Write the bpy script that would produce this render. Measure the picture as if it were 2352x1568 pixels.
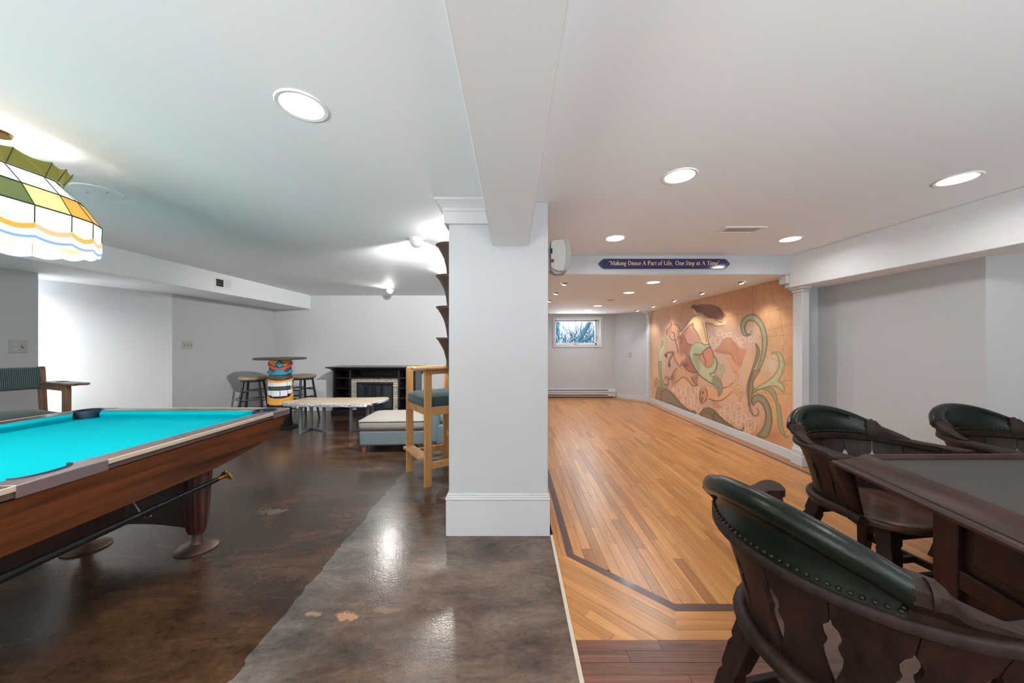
import bpy, bmesh, math, random
import numpy as np
from mathutils import Vector, Matrix

random.seed(7)
for _o in list(bpy.data.objects):
    bpy.data.objects.remove(_o)
scene = bpy.context.scene
COL = scene.collection
PI = math.pi
R = math.radians


def S(r, g, b):
    """8-bit sRGB to linear"""
    def c(v):
        v /= 255.0
        return v / 12.92 if v <= 0.04045 else ((v + 0.055) / 1.055) ** 2.4
    return (c(r), c(g), c(b))


# ------------------------------------------------------------------ camera
F, CX, CY, H = 790.0, 1176.0, 792.0, 1.25          # focal length in pixels, horizon, eye height
cam_d = bpy.data.cameras.new('camera')
cam_d.sensor_fit = 'HORIZONTAL'
cam_d.sensor_width = 36.0
cam_d.lens = 36.0 * F / 2352.0
cam_d.shift_y = (CY - 784.0) / 2352.0
cam_d.clip_start = 0.02
cam_d.clip_end = 200
cam = bpy.data.objects.new('camera', cam_d)
cam.location = (0, 0, H)
cam.rotation_euler = (R(90), 0, 0)
COL.objects.link(cam)
scene.camera = cam

# ------------------------------------------------------------------ world: pale overcast sky
world = bpy.data.worlds.new('overcast_sky')
scene.world = world
world.use_nodes = True
_bg = world.node_tree.nodes['Background']
_bg.inputs[0].default_value = (0.92, 0.95, 1.0, 1)
_bg.inputs[1].default_value = 3.6

scene.view_settings.view_transform = 'Standard'
scene.view_settings.look = 'None'
scene.view_settings.exposure = 0.25
scene.view_settings.gamma = 1.0
scene.view_settings.use_curve_mapping = False

CEIL = 2.19


def area_light(name, loc, rot, size, energy, color=(1, 1, 1), size_y=None, disk=False, spread=180):
    d = bpy.data.lights.new(name, 'AREA')
    d.energy = energy
    d.color = color
    d.size = size
    if disk:
        d.shape = 'DISK'
    elif size_y:
        d.shape = 'RECTANGLE'
        d.size_y = size_y
    d.spread = R(spread)
    o = bpy.data.objects.new(name, d)
    o.location = loc
    o.rotation_euler = rot
    COL.objects.link(o)
    return o


def spot_light(name, loc, target, energy, angle, blend=0.6, color=(1, 1, 1), radius=0.03, parent=None):
    d = bpy.data.lights.new(name, 'SPOT')
    d.energy = energy
    d.color = color
    d.spot_size = R(angle)
    d.spot_blend = blend
    d.shadow_soft_size = radius
    o = bpy.data.objects.new(name, d)
    o.location = loc
    v = Vector(target) - Vector(loc)
    o.rotation_euler = v.to_track_quat('-Z', 'Y').to_euler()
    COL.objects.link(o)
    return o


# added fill lights, unseen, set at the invented glazed doors behind the camera
# (tilted up so they brighten the ceiling and mostly miss the pillar)
for _x, _e, _c in ((-2.3, 265, (1.0, 0.955, 0.935)), (1.7, 215, (0.94, 0.98, 1.0))):
    area_light('daylight_door_light', (_x, -3.10, 0.75), (R(90 + 56), 0, 0), 2.6, _e, _c, 1.4, spread=108)
# daylight at the small dance room window, thrown up from the ground just outside it
area_light('window_daylight', (1.55, 8.95, 1.03), (R(-90 - 65), 0, 0), 1.6, 800, (0.90, 0.96, 1.0), 0.7, spread=120)


# ------------------------------------------------------------------ mesh builder
class MB:
    def __init__(s):
        s.v = []
        s.f = []

    def add(s, verts, faces):
        n = len(s.v)
        s.v += [tuple(p) for p in verts]
        s.f += [tuple(i + n for i in f) for f in faces]
        return s

    def hexa(s, p):
        """8 points: bottom ring 0-3, top ring 4-7"""
        return s.add(p, [(3, 2, 1, 0), (4, 5, 6, 7), (0, 1, 5, 4), (1, 2, 6, 5), (2, 3, 7, 6), (3, 0, 4, 7)])

    def box(s, x0, x1, y0, y1, z0, z1):
        return s.hexa([(x0, y0, z0), (x1, y0, z0), (x1, y1, z0), (x0, y1, z0),
                       (x0, y0, z1), (x1, y0, z1), (x1, y1, z1), (x0, y1, z1)])

    def bar(s, a, b, w, h, up=(0, 0, 1)):
        """rectangular bar from a to b, w across, h along up"""
        a = Vector(a); b = Vector(b); d = (b - a).normalized()
        u = Vector(up)
        x = d.cross(u)
        if x.length < 1e-5:
            x = d.cross(Vector((1, 0, 0)))
        x.normalize(); u = x.cross(d).normalized()
        x *= w / 2; u *= h / 2
        return s.hexa([a - x - u, a + x - u, b + x - u, b - x - u, a - x + u, a + x + u, b + x + u, b - x + u])

    def prism(s, poly, t0, t1, plane='xy'):
        n = len(poly)
        def P(a, b, t):
            return (a, b, t) if plane == 'xy' else ((a, t, b) if plane == 'xz' else (t, a, b))
        v = [P(a, b, t0) for a, b in poly] + [P(a, b, t1) for a, b in poly]
        f = [tuple(range(n))[::-1], tuple(range(n, 2 * n))]
        f += [(i, (i + 1) % n, n + (i + 1) % n, n + i) for i in range(n)]
        return s.add(v, f)

    def loft(s, rings, cap=True, closed=False):
        n = len(rings[0])
        v = [p for r in rings for p in r]
        m = len(rings)
        f = []
        for j in range(m if closed else m - 1):
            k = (j + 1) % m
            for i in range(n):
                f.append((j * n + i, j * n + (i + 1) % n, k * n + (i + 1) % n, k * n + i))
        if cap and not closed:
            f.append(tuple(range(n))[::-1])
            f.append(tuple(range((m - 1) * n, m * n)))
        return s.add(v, f)

    def tube(s, pts, r, n=10, cap=True, closed=False, flat=1.0):
        pts = [Vector(p) for p in pts]
        m = len(pts)
        rings = []
        ref = None
        for i in range(m):
            a = pts[(i - 1) % m] if (closed or i > 0) else pts[0]
            b = pts[(i + 1) % m] if (closed or i < m - 1) else pts[-1]
            d = (b - a).normalized()
            if ref is None:
                ref = Vector((0, 0, 1)) if abs(d.z) < 0.9 else Vector((1, 0, 0))
            x = d.cross(ref)
            if x.length < 1e-4:
                x = d.cross(Vector((0, 1, 0)))
            x.normalize()
            u = x.cross(d).normalized()
            ref = u
            rr = r[i] if isinstance(r, (list, tuple)) else r
            rings.append([tuple(pts[i] + x * (rr * math.cos(2 * PI * k / n)) + u * (rr * flat * math.sin(2 * PI * k / n))) for k in range(n)])
        return s.loft(rings, cap, closed)

    def lathe(s, prof, c=(0, 0, 0), n=24, axis='z', cap=True):
        rings = []
        for r, t in prof:
            ring = []
            for k in range(n):
                a = 2 * PI * k / n
                x, y = r * math.cos(a), r * math.sin(a)
                p = (x, y, t) if axis == 'z' else ((x, t, y) if axis == 'y' else (t, x, y))
                ring.append((c[0] + p[0], c[1] + p[1], c[2] + p[2]))
            rings.append(ring)
        return s.loft(rings, cap)

    def ball(s, c, r, n=12, m=7, sc=(1, 1, 1)):
        rings = []
        for j in range(m + 1):
            t = PI * j / m
            rr = max(math.sin(t), 0.02) * r
            rings.append([(c[0] + rr * math.cos(2 * PI * k / n) * sc[0], c[1] + rr * math.sin(2 * PI * k / n) * sc[1],
                           c[2] + math.cos(t) * r * sc[2]) for k in range(n)])
        return s.loft(rings)

    def xform(s, M):
        s.v = [tuple(M @ Vector(p)) for p in s.v]
        return s

    def mesh(s, name, mat, smooth=False, angle=40):
        me = bpy.data.meshes.new(name)
        me.from_pydata(s.v, [], s.f)
        bm = bmesh.new(); bm.from_mesh(me)
        bmesh.ops.recalc_face_normals(bm, faces=bm.faces)
        bm.to_mesh(me); bm.free()
        if mat is not None:
            me.materials.append(mat)
        if smooth:
            me.polygons.foreach_set('use_smooth', [True] * len(me.polygons))
            me.set_sharp_from_angle(angle=R(angle))
        me.update()
        return me

    def build(s, name, mat, parent=None, smooth=False, bevel=0, seg=2, angle=40, loc=None, sub=0):
        o = bpy.data.objects.new(name, s.mesh(name, mat, smooth or bevel > 0, angle))
        COL.objects.link(o)
        if parent is not None:
            o.parent = parent
        if loc:
            o.location = loc
        if bevel:
            b = o.modifiers.new('bevel', 'BEVEL')
            b.width = bevel; b.segments = seg; b.limit_method = 'ANGLE'; b.angle_limit = R(35)
            b.harden_normals = False
        if sub:
            b = o.modifiers.new('sub', 'SUBSURF')
            b.levels = sub; b.render_levels = sub
        return o


def tag(o, label=None, cat=None, group=None, kind=None):
    if label: o['label'] = label
    if cat: o['category'] = cat
    if group: o['group'] = group
    if kind: o['kind'] = kind
    return o


def thing(name, label, cat, loc=(0, 0, 0), rotz=0.0, group=None):
    o = bpy.data.objects.new(name, None)
    o.empty_display_size = 0.1
    o.location = loc
    o.rotation_euler = (0, 0, rotz)
    COL.objects.link(o)
    return tag(o, label, cat, group)


def struct(name, mb, mat, label=None, parent=None, **k):
    o = mb.build(name, mat, parent, **k)
    if parent is None:
        tag(o, label, None, None, 'structure')
    return o


def copy_tree(o, parent=None):
    c = o.copy()
    COL.objects.link(c)
    if parent is not None:
        c.parent = parent
    for ch in list(o.children):
        copy_tree(ch, c)
    return c


def link_copy(src, name, parent, loc, rot=None, scale=None):
    o = bpy.data.objects.new(name, src.data if hasattr(src, 'data') else src)
    COL.objects.link(o)
    if parent is not None: o.parent = parent
    o.location = loc
    if rot: o.rotation_euler = rot
    if scale: o.scale = scale
    return o


def smoothpts(pts, n=6, closed=False):
    """Catmull-Rom through points of any dimension"""
    P = [np.array(p, float) for p in pts]
    m = len(P)
    out = []
    for i in range(m if closed else m - 1):
        p0 = P[(i - 1) % m] if (closed or i > 0) else P[0] * 2 - P[1]
        p1 = P[i]; p2 = P[(i + 1) % m]
        p3 = P[(i + 2) % m] if (closed or i < m - 2) else P[-1] * 2 - P[-2]
        for k in range(n):
            t = k / n
            out.append(0.5 * ((2 * p1) + (-p0 + p2) * t + (2 * p0 - 5 * p1 + 4 * p2 - p3) * t * t + (-p0 + 3 * p1 - 3 * p2 + p3) * t ** 3))
    if not closed:
        out.append(P[-1])
    return [tuple(p) for p in out]


# ------------------------------------------------------------------ materials
def _mat(name):
    m = bpy.data.materials.new(name)
    m.use_nodes = True
    nt = m.node_tree
    return m, nt, nt.nodes['Principled BSDF']


def N(nt, t, **k):
    n = nt.nodes.new(t)
    for a, b in k.items():
        setattr(n, a, b)
    return n


def mat(name, col, rough=0.5, metal=0.0, coat=0.0, coat_rough=0.08, var=None, bump=None, emit=None, spec=0.5, sheen=0.0):
    """var=(scale, amount, (sx,sy,sz)) value noise; bump=(scale, strength)"""
    m, nt, p = _mat(name)
    p.inputs['Base Color'].default_value = (*col, 1)
    p.inputs['Roughness'].default_value = rough
    p.inputs['Metallic'].default_value = metal
    p.inputs['Coat Weight'].default_value = coat
    p.inputs['Coat Roughness'].default_value = coat_rough
    p.inputs['Specular IOR Level'].default_value = spec
    if sheen:
        p.inputs['Sheen Weight'].default_value = sheen
    if emit:
        p.inputs['Emission Color'].default_value = (*emit[0], 1)
        p.inputs['Emission Strength'].default_value = emit[1]
    if var or bump:
        tc = N(nt, 'ShaderNodeTexCoord')
        if var:
            sc, am = var[0], var[1]
            mp = N(nt, 'ShaderNodeMapping')
            mp.inputs['Scale'].default_value = var[2] if len(var) > 2 else (1, 1, 1)
            nt.links.new(tc.outputs['Object'], mp.inputs[0])
            nz = N(nt, 'ShaderNodeTexNoise')
            nz.inputs['Scale'].default_value = sc
            nz.inputs['Detail'].default_value = 5
            nt.links.new(mp.outputs[0], nz.inputs['Vector'])
            cr = N(nt, 'ShaderNodeValToRGB')
            cr.color_ramp.elements[0].position = 0.3
            cr.color_ramp.elements[1].position = 0.7
            cr.color_ramp.elements[0].color = (*[c * (1 - am) for c in col], 1)
            cr.color_ramp.elements[1].color = (*[min(1, c * (1 + am)) for c in col], 1)
            nt.links.new(nz.outputs['Fac'], cr.inputs[0])
            nt.links.new(cr.outputs[0], p.inputs['Base Color'])
        if bump:
            nb = N(nt, 'ShaderNodeTexNoise')
            nb.inputs['Scale'].default_value = bump[0]
            nb.inputs['Detail'].default_value = 4
            nt.links.new(tc.outputs['Object'], nb.inputs['Vector'])
            bp = N(nt, 'ShaderNodeBump')
            bp.inputs['Strength'].default_value = bump[1]
            bp.inputs['Distance'].default_value = 0.01
            nt.links.new(nb.outputs['Fac'], bp.inputs['Height'])
            nt.links.new(bp.outputs[0], p.inputs['Normal'])
    return m


def wood(name, c1, c2, axis='y', fine=60.0, rough=0.35, coat=0.0, rnd=None, dark=None, figure=1.0, tones=None):
    """grain runs along axis (object space); rnd: 'object' or 'island' colour change from piece to piece"""
    m, nt, p = _mat(name)
    tc = N(nt, 'ShaderNodeTexCoord')
    mp = N(nt, 'ShaderNodeMapping')
    sc = {'x': (0.06, 1, 1), 'y': (1, 0.06, 1), 'z': (1, 1, 0.06)}[axis]
    mp.inputs['Scale'].default_value = sc
    rv = None
    if rnd:
        if rnd == 'object':
            oi = N(nt, 'ShaderNodeObjectInfo'); rv = oi.outputs['Random']
        else:
            oi = N(nt, 'ShaderNodeNewGeometry'); rv = oi.outputs['Random Per Island']
        ml = N(nt, 'ShaderNodeVectorMath', operation='SCALE')
        cv = N(nt, 'ShaderNodeCombineXYZ')
        for i in range(3):
            nt.links.new(rv, cv.inputs[i])
        nt.links.new(cv.outputs[0], ml.inputs[0]); ml.inputs['Scale'].default_value = 37.0
        ad = N(nt, 'ShaderNodeVectorMath', operation='ADD')
        nt.links.new(tc.outputs['Object'], ad.inputs[0]); nt.links.new(ml.outputs[0], ad.inputs[1])
        nt.links.new(ad.outputs[0], mp.inputs[0])
    else:
        nt.links.new(tc.outputs['Object'], mp.inputs[0])
    n1 = N(nt, 'ShaderNodeTexNoise')
    n1.inputs['Scale'].default_value = fine; n1.inputs['Detail'].default_value = 6; n1.inputs['Roughness'].default_value = 0.65
    n1.inputs['Distortion'].default_value = 0.4 * figure
    nt.links.new(mp.outputs[0], n1.inputs['Vector'])
    n2 = N(nt, 'ShaderNodeTexNoise')
    n2.inputs['Scale'].default_value = fine * 0.16; n2.inputs['Detail'].default_value = 3; n2.inputs['Distortion'].default_value = 1.6 * figure
    nt.links.new(mp.outputs[0], n2.inputs['Vector'])
    mx = N(nt, 'ShaderNodeMath', operation='ADD')
    m1 = N(nt, 'ShaderNodeMath', operation='MULTIPLY'); m1.inputs[1].default_value = 0.5
    m2 = N(nt, 'ShaderNodeMath', operation='MULTIPLY'); m2.inputs[1].default_value = 0.5
    nt.links.new(n1.outputs['Fac'], m1.inputs[0]); nt.links.new(n2.outputs['Fac'], m2.inputs[0])
    nt.links.new(m1.outputs[0], mx.inputs[0]); nt.links.new(m2.outputs[0], mx.inputs[1])
    cr = N(nt, 'ShaderNodeValToRGB')
    cr.color_ramp.elements[0].position = 0.36; cr.color_ramp.elements[0].color = (*c1, 1)
    cr.color_ramp.elements[1].position = 0.64; cr.color_ramp.elements[1].color = (*c2, 1)
    nt.links.new(mx.outputs[0], cr.inputs[0])
    out = cr.outputs[0]
    if rv is not None:
        tr = N(nt, 'ShaderNodeValToRGB')
        tones = tones or [(0.72, 0.70, 0.68), (1.0, 1.0, 1.0), (1.15, 1.12, 1.08)]
        tr.color_ramp.elements[0].color = (*tones[0], 1)
        tr.color_ramp.elements[1].color = (*tones[-1], 1)
        for i, t in enumerate(tones[1:-1]):
            e = tr.color_ramp.elements.new((i + 1) / (len(tones) - 1)); e.color = (*t, 1)
        nt.links.new(rv, tr.inputs[0])
        mm = N(nt, 'ShaderNodeMix', data_type='RGBA', blend_type='MULTIPLY')
        mm.inputs['Factor'].default_value = 1.0
        nt.links.new(out, mm.inputs['A']); nt.links.new(tr.outputs[0], mm.inputs['B'])
        out = mm.outputs['Result']
    nt.links.new(out, p.inputs['Base Color'])
    p.inputs['Roughness'].default_value = rough
    p.inputs['Coat Weight'].default_value = coat
    p.inputs['Coat Roughness'].default_value = 0.12
    bp = N(nt, 'ShaderNodeBump'); bp.inputs['Strength'].default_value = 0.08; bp.inputs['Distance'].default_value = 0.004
    nt.links.new(n1.outputs['Fac'], bp.inputs['Height']); nt.links.new(bp.outputs[0], p.inputs['Normal'])
    return m


def emat(name, col, strength, base=None):
    return mat(name, base or col, 0.4, emit=(col, strength))


def fabric(name, c1, c2, scale, axis='x', rough=0.85, ratio=1.0):
    """ribbed or flecked cloth"""
    m, nt, p = _mat(name)
    tc = N(nt, 'ShaderNodeTexCoord')
    if axis:
        w = N(nt, 'ShaderNodeTexWave', wave_type='BANDS', bands_direction=axis.upper())
        w.inputs['Scale'].default_value = scale; w.inputs['Distortion'].default_value = 0.5; w.inputs['Detail'].default_value = 2
        nt.links.new(tc.outputs['Object'], w.inputs['Vector']); fac = w.outputs['Fac']
    else:
        w = N(nt, 'ShaderNodeTexNoise'); w.inputs['Scale'].default_value = scale; w.inputs['Detail'].default_value = 3
        nt.links.new(tc.outputs['Object'], w.inputs['Vector']); fac = w.outputs['Fac']
    cr = N(nt, 'ShaderNodeValToRGB')
    cr.color_ramp.elements[0].position = 0.35; cr.color_ramp.elements[0].color = (*c1, 1)
    cr.color_ramp.elements[1].position = 0.65; cr.color_ramp.elements[1].color = (*c2, 1)
    nt.links.new(fac, cr.inputs[0]); nt.links.new(cr.outputs[0], p.inputs['Base Color'])
    p.inputs['Roughness'].default_value = rough
    p.inputs['Sheen Weight'].default_value = 0.2
    bp = N(nt, 'ShaderNodeBump'); bp.inputs['Strength'].default_value = 0.25; bp.inputs['Distance'].default_value = 0.003
    nt.links.new(fac, bp.inputs['Height']); nt.links.new(bp.outputs[0], p.inputs['Normal'])
    return m
# ------------------------------------------------------------------ materials of the shell
M = {}
M['wall'] = mat('wall_paint', S(192, 195, 198), 0.6, var=(1.3, 0.02), bump=(180, 0.03))
M['ceil'] = mat('ceiling_paint', S(235, 239, 242), 0.65, var=(0.9, 0.015), bump=(140, 0.03))
M['trim'] = mat('trim_paint', S(204, 207, 210), 0.32, var=(3, 0.02))
M['white'] = mat('white_enamel', S(228, 228, 226), 0.35)
M['black'] = mat('black_plastic', (0.008, 0.008, 0.009), 0.4)
M['dark'] = mat('dark_void', (0.004, 0.004, 0.004), 0.8)
M['lens'] = emat('lamp_lens', (1.0, 0.985, 0.96), 9.0)
M['lens_warm'] = emat('spot_lens', (1.0, 0.93, 0.84), 9.0)
M['steel'] = mat('brushed_steel', S(150, 152, 155), 0.35, metal=0.9, var=(30, 0.1))


def concrete():
    m, nt, p = _mat('stained_concrete')
    tc = N(nt, 'ShaderNodeTexCoord')
    sx = N(nt, 'ShaderNodeSeparateXYZ'); nt.links.new(tc.outputs['Object'], sx.inputs[0])

    def noise(scale, detail, stretch=(1, 1, 1), dist=0.0, rough=0.6):
        mp = N(nt, 'ShaderNodeMapping'); mp.inputs['Scale'].default_value = stretch
        mp.inputs['Rotation'].default_value = (0, 0, R(-28))
        nt.links.new(tc.outputs['Object'], mp.inputs[0])
        n = N(nt, 'ShaderNodeTexNoise'); n.inputs['Scale'].default_value = scale; n.inputs['Detail'].default_value = detail
        n.inputs['Distortion'].default_value = dist; n.inputs['Roughness'].default_value = rough
        nt.links.new(mp.outputs[0], n.inputs['Vector']); return n.outputs['Fac']

    def ramp(src, stops):
        r = N(nt, 'ShaderNodeValToRGB')
        while len(r.color_ramp.elements) < len(stops):
            r.color_ramp.elements.new(0.5)
        for e, (q, c) in zip(r.color_ramp.elements, stops):
            e.position = q; e.color = (*c, 1)
        nt.links.new(src, r.inputs[0]); return r.outputs[0]

    def mix(f, a, b, mode='MIX'):
        x = N(nt, 'ShaderNodeMix', data_type='RGBA', blend_type=mode)
        if isinstance(f, float): x.inputs['Factor'].default_value = f
        else: nt.links.new(f, x.inputs['Factor'])
        nt.links.new(a, x.inputs['A']); nt.links.new(b, x.inputs['B']); return x.outputs['Result']

    clouds = noise(1.3, 6, (1.0, 0.8, 1), 0.4)
    streak = noise(3.4, 8, (0.55, 1.3, 1), 0.35, 0.72)
    brown = ramp(streak, [(0.30, S(38, 28, 21)), (0.46, S(66, 48, 35)), (0.58, S(90, 66, 48)), (0.75, S(116, 96, 76))])
    grey = ramp(streak, [(0.30, S(56, 46, 40)), (0.45, S(88, 74, 63)), (0.6, S(112, 97, 84)), (0.8, S(142, 130, 118))])
    rust = ramp(streak, [(0.3, S(48, 34, 25)), (0.55, S(86, 62, 44)), (0.8, S(118, 90, 66))])
    # pour joint along the room, wobbling a little
    wob = noise(5.0, 3); mw = N(nt, 'ShaderNodeMath', operation='MULTIPLY_ADD')
    nt.links.new(wob, mw.inputs[0]); mw.inputs[1].default_value = 0.10; mw.inputs[2].default_value = -1.11
    gt = N(nt, 'ShaderNodeMath', operation='GREATER_THAN')
    nt.links.new(sx.outputs['X'], gt.inputs[0]); nt.links.new(mw.outputs[0], gt.inputs[1])
    side_l = mix(ramp(clouds, [(0.4, (0, 0, 0)), (0.7, (1, 1, 1))]), brown, rust)
    side_r = mix(ramp(clouds, [(0.42, (0, 0, 0)), (0.62, (1, 1, 1))]), grey, brown)
    # greyer film beside the joint
    mr = N(nt, 'ShaderNodeMapRange'); mr.inputs['From Min'].default_value = -1.08; mr.inputs['From Max'].default_value = -0.72
    mr.inputs['To Min'].default_value = 0.75; mr.inputs['To Max'].default_value = 0.0
    nt.links.new(sx.outputs['X'], mr.inputs['Value'])
    gz = ramp(streak, [(0.3, S(84, 80, 76)), (0.7, S(146, 142, 136))])
    side_r = mix(mr.outputs[0], side_r, gz)
    base = mix(gt.outputs[0], side_l, side_r)
    speck = ramp(noise(42, 5, (0.7, 1.2, 1), 0.2, 0.75), [(0.30, (0.62, 0.62, 0.62)), (0.5, (1, 1, 1)), (0.72, (1.3, 1.28, 1.25))])
    base = mix(0.8, base, speck, 'MULTIPLY')
    # worn patches
    for (ax, ay, rx, ry, col) in ((-0.76, 1.585, 0.085, 0.030, S(176, 132, 98)), (-0.93, 1.60, 0.06, 0.02, S(150, 126, 100)), (-1.80, 2.58, 0.13, 0.07, S(126, 116, 104)), (-0.60, 1.62, 0.10, 0.03, S(120, 96, 76))):
        mpp = N(nt, 'ShaderNodeMapping'); mpp.vector_type = 'TEXTURE'
        mpp.inputs['Location'].default_value = (ax, ay, 0); mpp.inputs['Scale'].default_value = (rx, ry, 1)
        nt.links.new(tc.outputs['Object'], mpp.inputs[0])
        ln = N(nt, 'ShaderNodeVectorMath', operation='LENGTH'); nt.links.new(mpp.outputs[0], ln.inputs[0])
        nn = noise(26, 4); ma = N(nt, 'ShaderNodeMath', operation='MULTIPLY_ADD'); nt.links.new(nn, ma.inputs[0]); ma.inputs[1].default_value = 2.4
        nt.links.new(ln.outputs['Value'], ma.inputs[2])
        th = N(nt, 'ShaderNodeMapRange'); nt.links.new(ma.outputs[0], th.inputs['Value'])
        th.inputs['From Min'].default_value = 1.75; th.inputs['From Max'].default_value = 2.0; th.inputs['To Min'].default_value = 0.85; th.inputs['To Max'].default_value = 0.0
        cc = N(nt, 'ShaderNodeRGB'); cc.outputs[0].default_value = (*col, 1)
        base = mix(th.outputs[0], base, cc.outputs[0])
    # dark blotches and pale scuffs
    bl = ramp(noise(3.2, 4, (1, 1, 1), 0.6), [(0.60, (0, 0, 0)), (0.70, (0.6, 0.6, 0.6))])
    dk = N(nt, 'ShaderNodeRGB'); dk.outputs[0].default_value = (*S(34, 28, 27), 1)
    base = mix(bl, base, dk.outputs[0])
    sc = ramp(noise(9, 6, (0.4, 2.0, 1), 0.6), [(0.68, (0, 0, 0)), (0.74, (0.55, 0.55, 0.55))])
    pl = N(nt, 'ShaderNodeRGB'); pl.outputs[0].default_value = (*S(160, 140, 120), 1)
    base = mix(sc, base, pl.outputs[0])
    nt.links.new(base, p.inputs['Base Color'])
    p.inputs['Roughness'].default_value = 0.24
    p.inputs['Specular IOR Level'].default_value = 0.4
    p.inputs['Coat Weight'].default_value = 0.2
    p.inputs['Coat Roughness'].default_value = 0.06
    b1 = N(nt, 'ShaderNodeTexNoise'); b1.inputs['Scale'].default_value = 90; b1.inputs['Detail'].default_value = 3
    nt.links.new(tc.outputs['Object'], b1.inputs['Vector'])
    b2 = N(nt, 'ShaderNodeTexNoise'); b2.inputs['Scale'].default_value = 14; b2.inputs['Detail'].default_value = 3
    nt.links.new(tc.outputs['Object'], b2.inputs['Vector'])
    ad = N(nt, 'ShaderNodeMath', operation='ADD'); nt.links.new(b1.outputs['Fac'], ad.inputs[0]); nt.links.new(b2.outputs['Fac'], ad.inputs[1])
    bp = N(nt, 'ShaderNodeBump'); bp.inputs['Strength'].default_value = 0.16; bp.inputs['Distance'].default_value = 0.004
    nt.links.new(ad.outputs[0], bp.inputs['Height'])
    nt.links.new(bp.outputs[0], p.inputs['Normal']); nt.links.new(bp.outputs[0], p.inputs['Coat Normal'])
    return m


M['concrete'] = concrete()

# ------------------------------------------------------------------ floors
struct('floor', MB().box(-6.6, 0.25, -3.3, 6.64, -0.06, 0.0), M['concrete'], 'brown stained glossy concrete floor of the games room')
wood_floor = struct('floor', MB().box(0.25, 4.5, -3.3, 8.4, -0.06, -0.018), mat('subfloor', S(40, 24, 16), 0.8), 'honey maple dance floor with dark inlaid border')
struct('trim_1', MB().box(0.25, 0.268, -3.3, 2.26, -0.02, 0.004), mat('edge_strip', S(196, 184, 165), 0.45, var=(8, 0.06)),
       'pale metal edge strip between concrete and wood floors', bevel=0.0015)

MAPLE_T = [(0.66, 0.60, 0.55), (0.90, 0.86, 0.80), (1.0, 1.0, 1.0), (0.86, 0.88, 0.90), (1.08, 1.05, 1.0), (0.98, 0.92, 0.84)]
M['maple'] = wood('maple_strip', S(166, 108, 56), S(202, 146, 88), 'y', 60, 0.31, 0.0, 'object', tones=MAPLE_T)
M['maple_far'] = wood('maple_strip_far', S(166, 108, 56), S(202, 146, 88), 'y', 60, 0.31, 0.0, 'island', tones=MAPLE_T)
M['inlay'] = wood('walnut_inlay', S(66, 38, 32), S(92, 56, 46), 'y', 60, 0.36, 0.15)
M['walnut'] = wood('walnut_strip', S(84, 48, 34), S(138, 88, 64), 'y', 45, 0.36, 0.12, 'object', figure=2.0,
                   tones=[(0.6, 0.58, 0.6), (0.9, 0.88, 0.9), (1.0, 1.0, 1.0), (1.15, 1.1, 1.05)])


def clip_poly(poly, a, b):
    """keep the part of a convex polygon left of the line a->b"""
    out = []
    def side(p): return (b[0] - a[0]) * (p[1] - a[1]) - (b[1] - a[1]) * (p[0] - a[0])
    for i in range(len(poly)):
        p, q = poly[i], poly[(i + 1) % len(poly)]
        sp, sq = side(p), side(q)
        if sp >= 0: out.append(p)
        if sp * sq < 0:
            t = sp / (sp - sq); out.append((p[0] + (q[0] - p[0]) * t, p[1] + (q[1] - p[1]) * t))
    return out


def clip_all(poly, region):
    for i in range(len(region)):
        if len(poly) < 3: return []
        poly = clip_poly(poly, region[i], region[(i + 1) % len(region)])
    return poly


def parea(p):
    return abs(sum(p[i][0] * p[(i + 1) % len(p)][1] - p[(i + 1) % len(p)][0] * p[i][1] for i in range(len(p)))) / 2 if len(p) > 2 else 0


PLANK_MESH = {}


def plank(poly, ang, m, name='plank', top=0.0):
    """one floor strip; poly in room coordinates; long side lies at angle ang to the room's y axis"""
    if parea(poly) < 1.5e-4: return
    cx = sum(p[0] for p in poly) / len(poly); cy = sum(p[1] for p in poly) / len(poly)
    ca, sa = math.cos(-ang), math.sin(-ang)
    loc = [((x - cx) * ca - (y - cy) * sa, (x - cx) * sa + (y - cy) * ca) for x, y in poly]
    key = (m.name,) + tuple((round(x, 3), round(y, 3)) for x, y in loc)
    if key not in PLANK_MESH:
        PLANK_MESH[key] = MB().prism(loc, -0.018, 0.0).mesh('plank', m)
    link_copy(PLANK_MESH[key], name, wood_floor, (cx, cy, top + random.uniform(-0.0004, 0.0003)), (0, 0, ang))


def strips(region, ang, m, w, lens, phase=0.0, g=0.0007, origin=(0, 0)):
    """fill a convex region with staggered strips along angle ang"""
    ca, sa = math.cos(-ang), math.sin(-ang)
    L = [((x - origin[0]) * ca - (y - origin[1]) * sa, (x - origin[0]) * sa + (y - origin[1]) * ca) for x, y in region]
    x0, x1 = min(p[0] for p in L), max(p[0] for p in L)
    y0, y1 = min(p[1] for p in L), max(p[1] for p in L)
    i = math.floor((x0 - phase) / w)
    while phase + i * w < x1:
        a = phase + i * w
        y = y0 - random.choice([0.1, 0.25, 0.4, 0.55, 0.05])
        while y < y1:
            ln = random.choice(lens)
            p = [(a + g, y + g), (a + w - g, y + g), (a + w - g, y + ln - g), (a + g, y + ln - g)]
            p = clip_all(p, L)
            if len(p) > 2 and parea(p) > 1.5e-4:
                cb, sb = math.cos(ang), math.sin(ang)
                plank([(px * cb - py * sb + origin[0], px * sb + py * cb + origin[1]) for px, py in p], ang, m)
            y += ln
        i += 1


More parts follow.
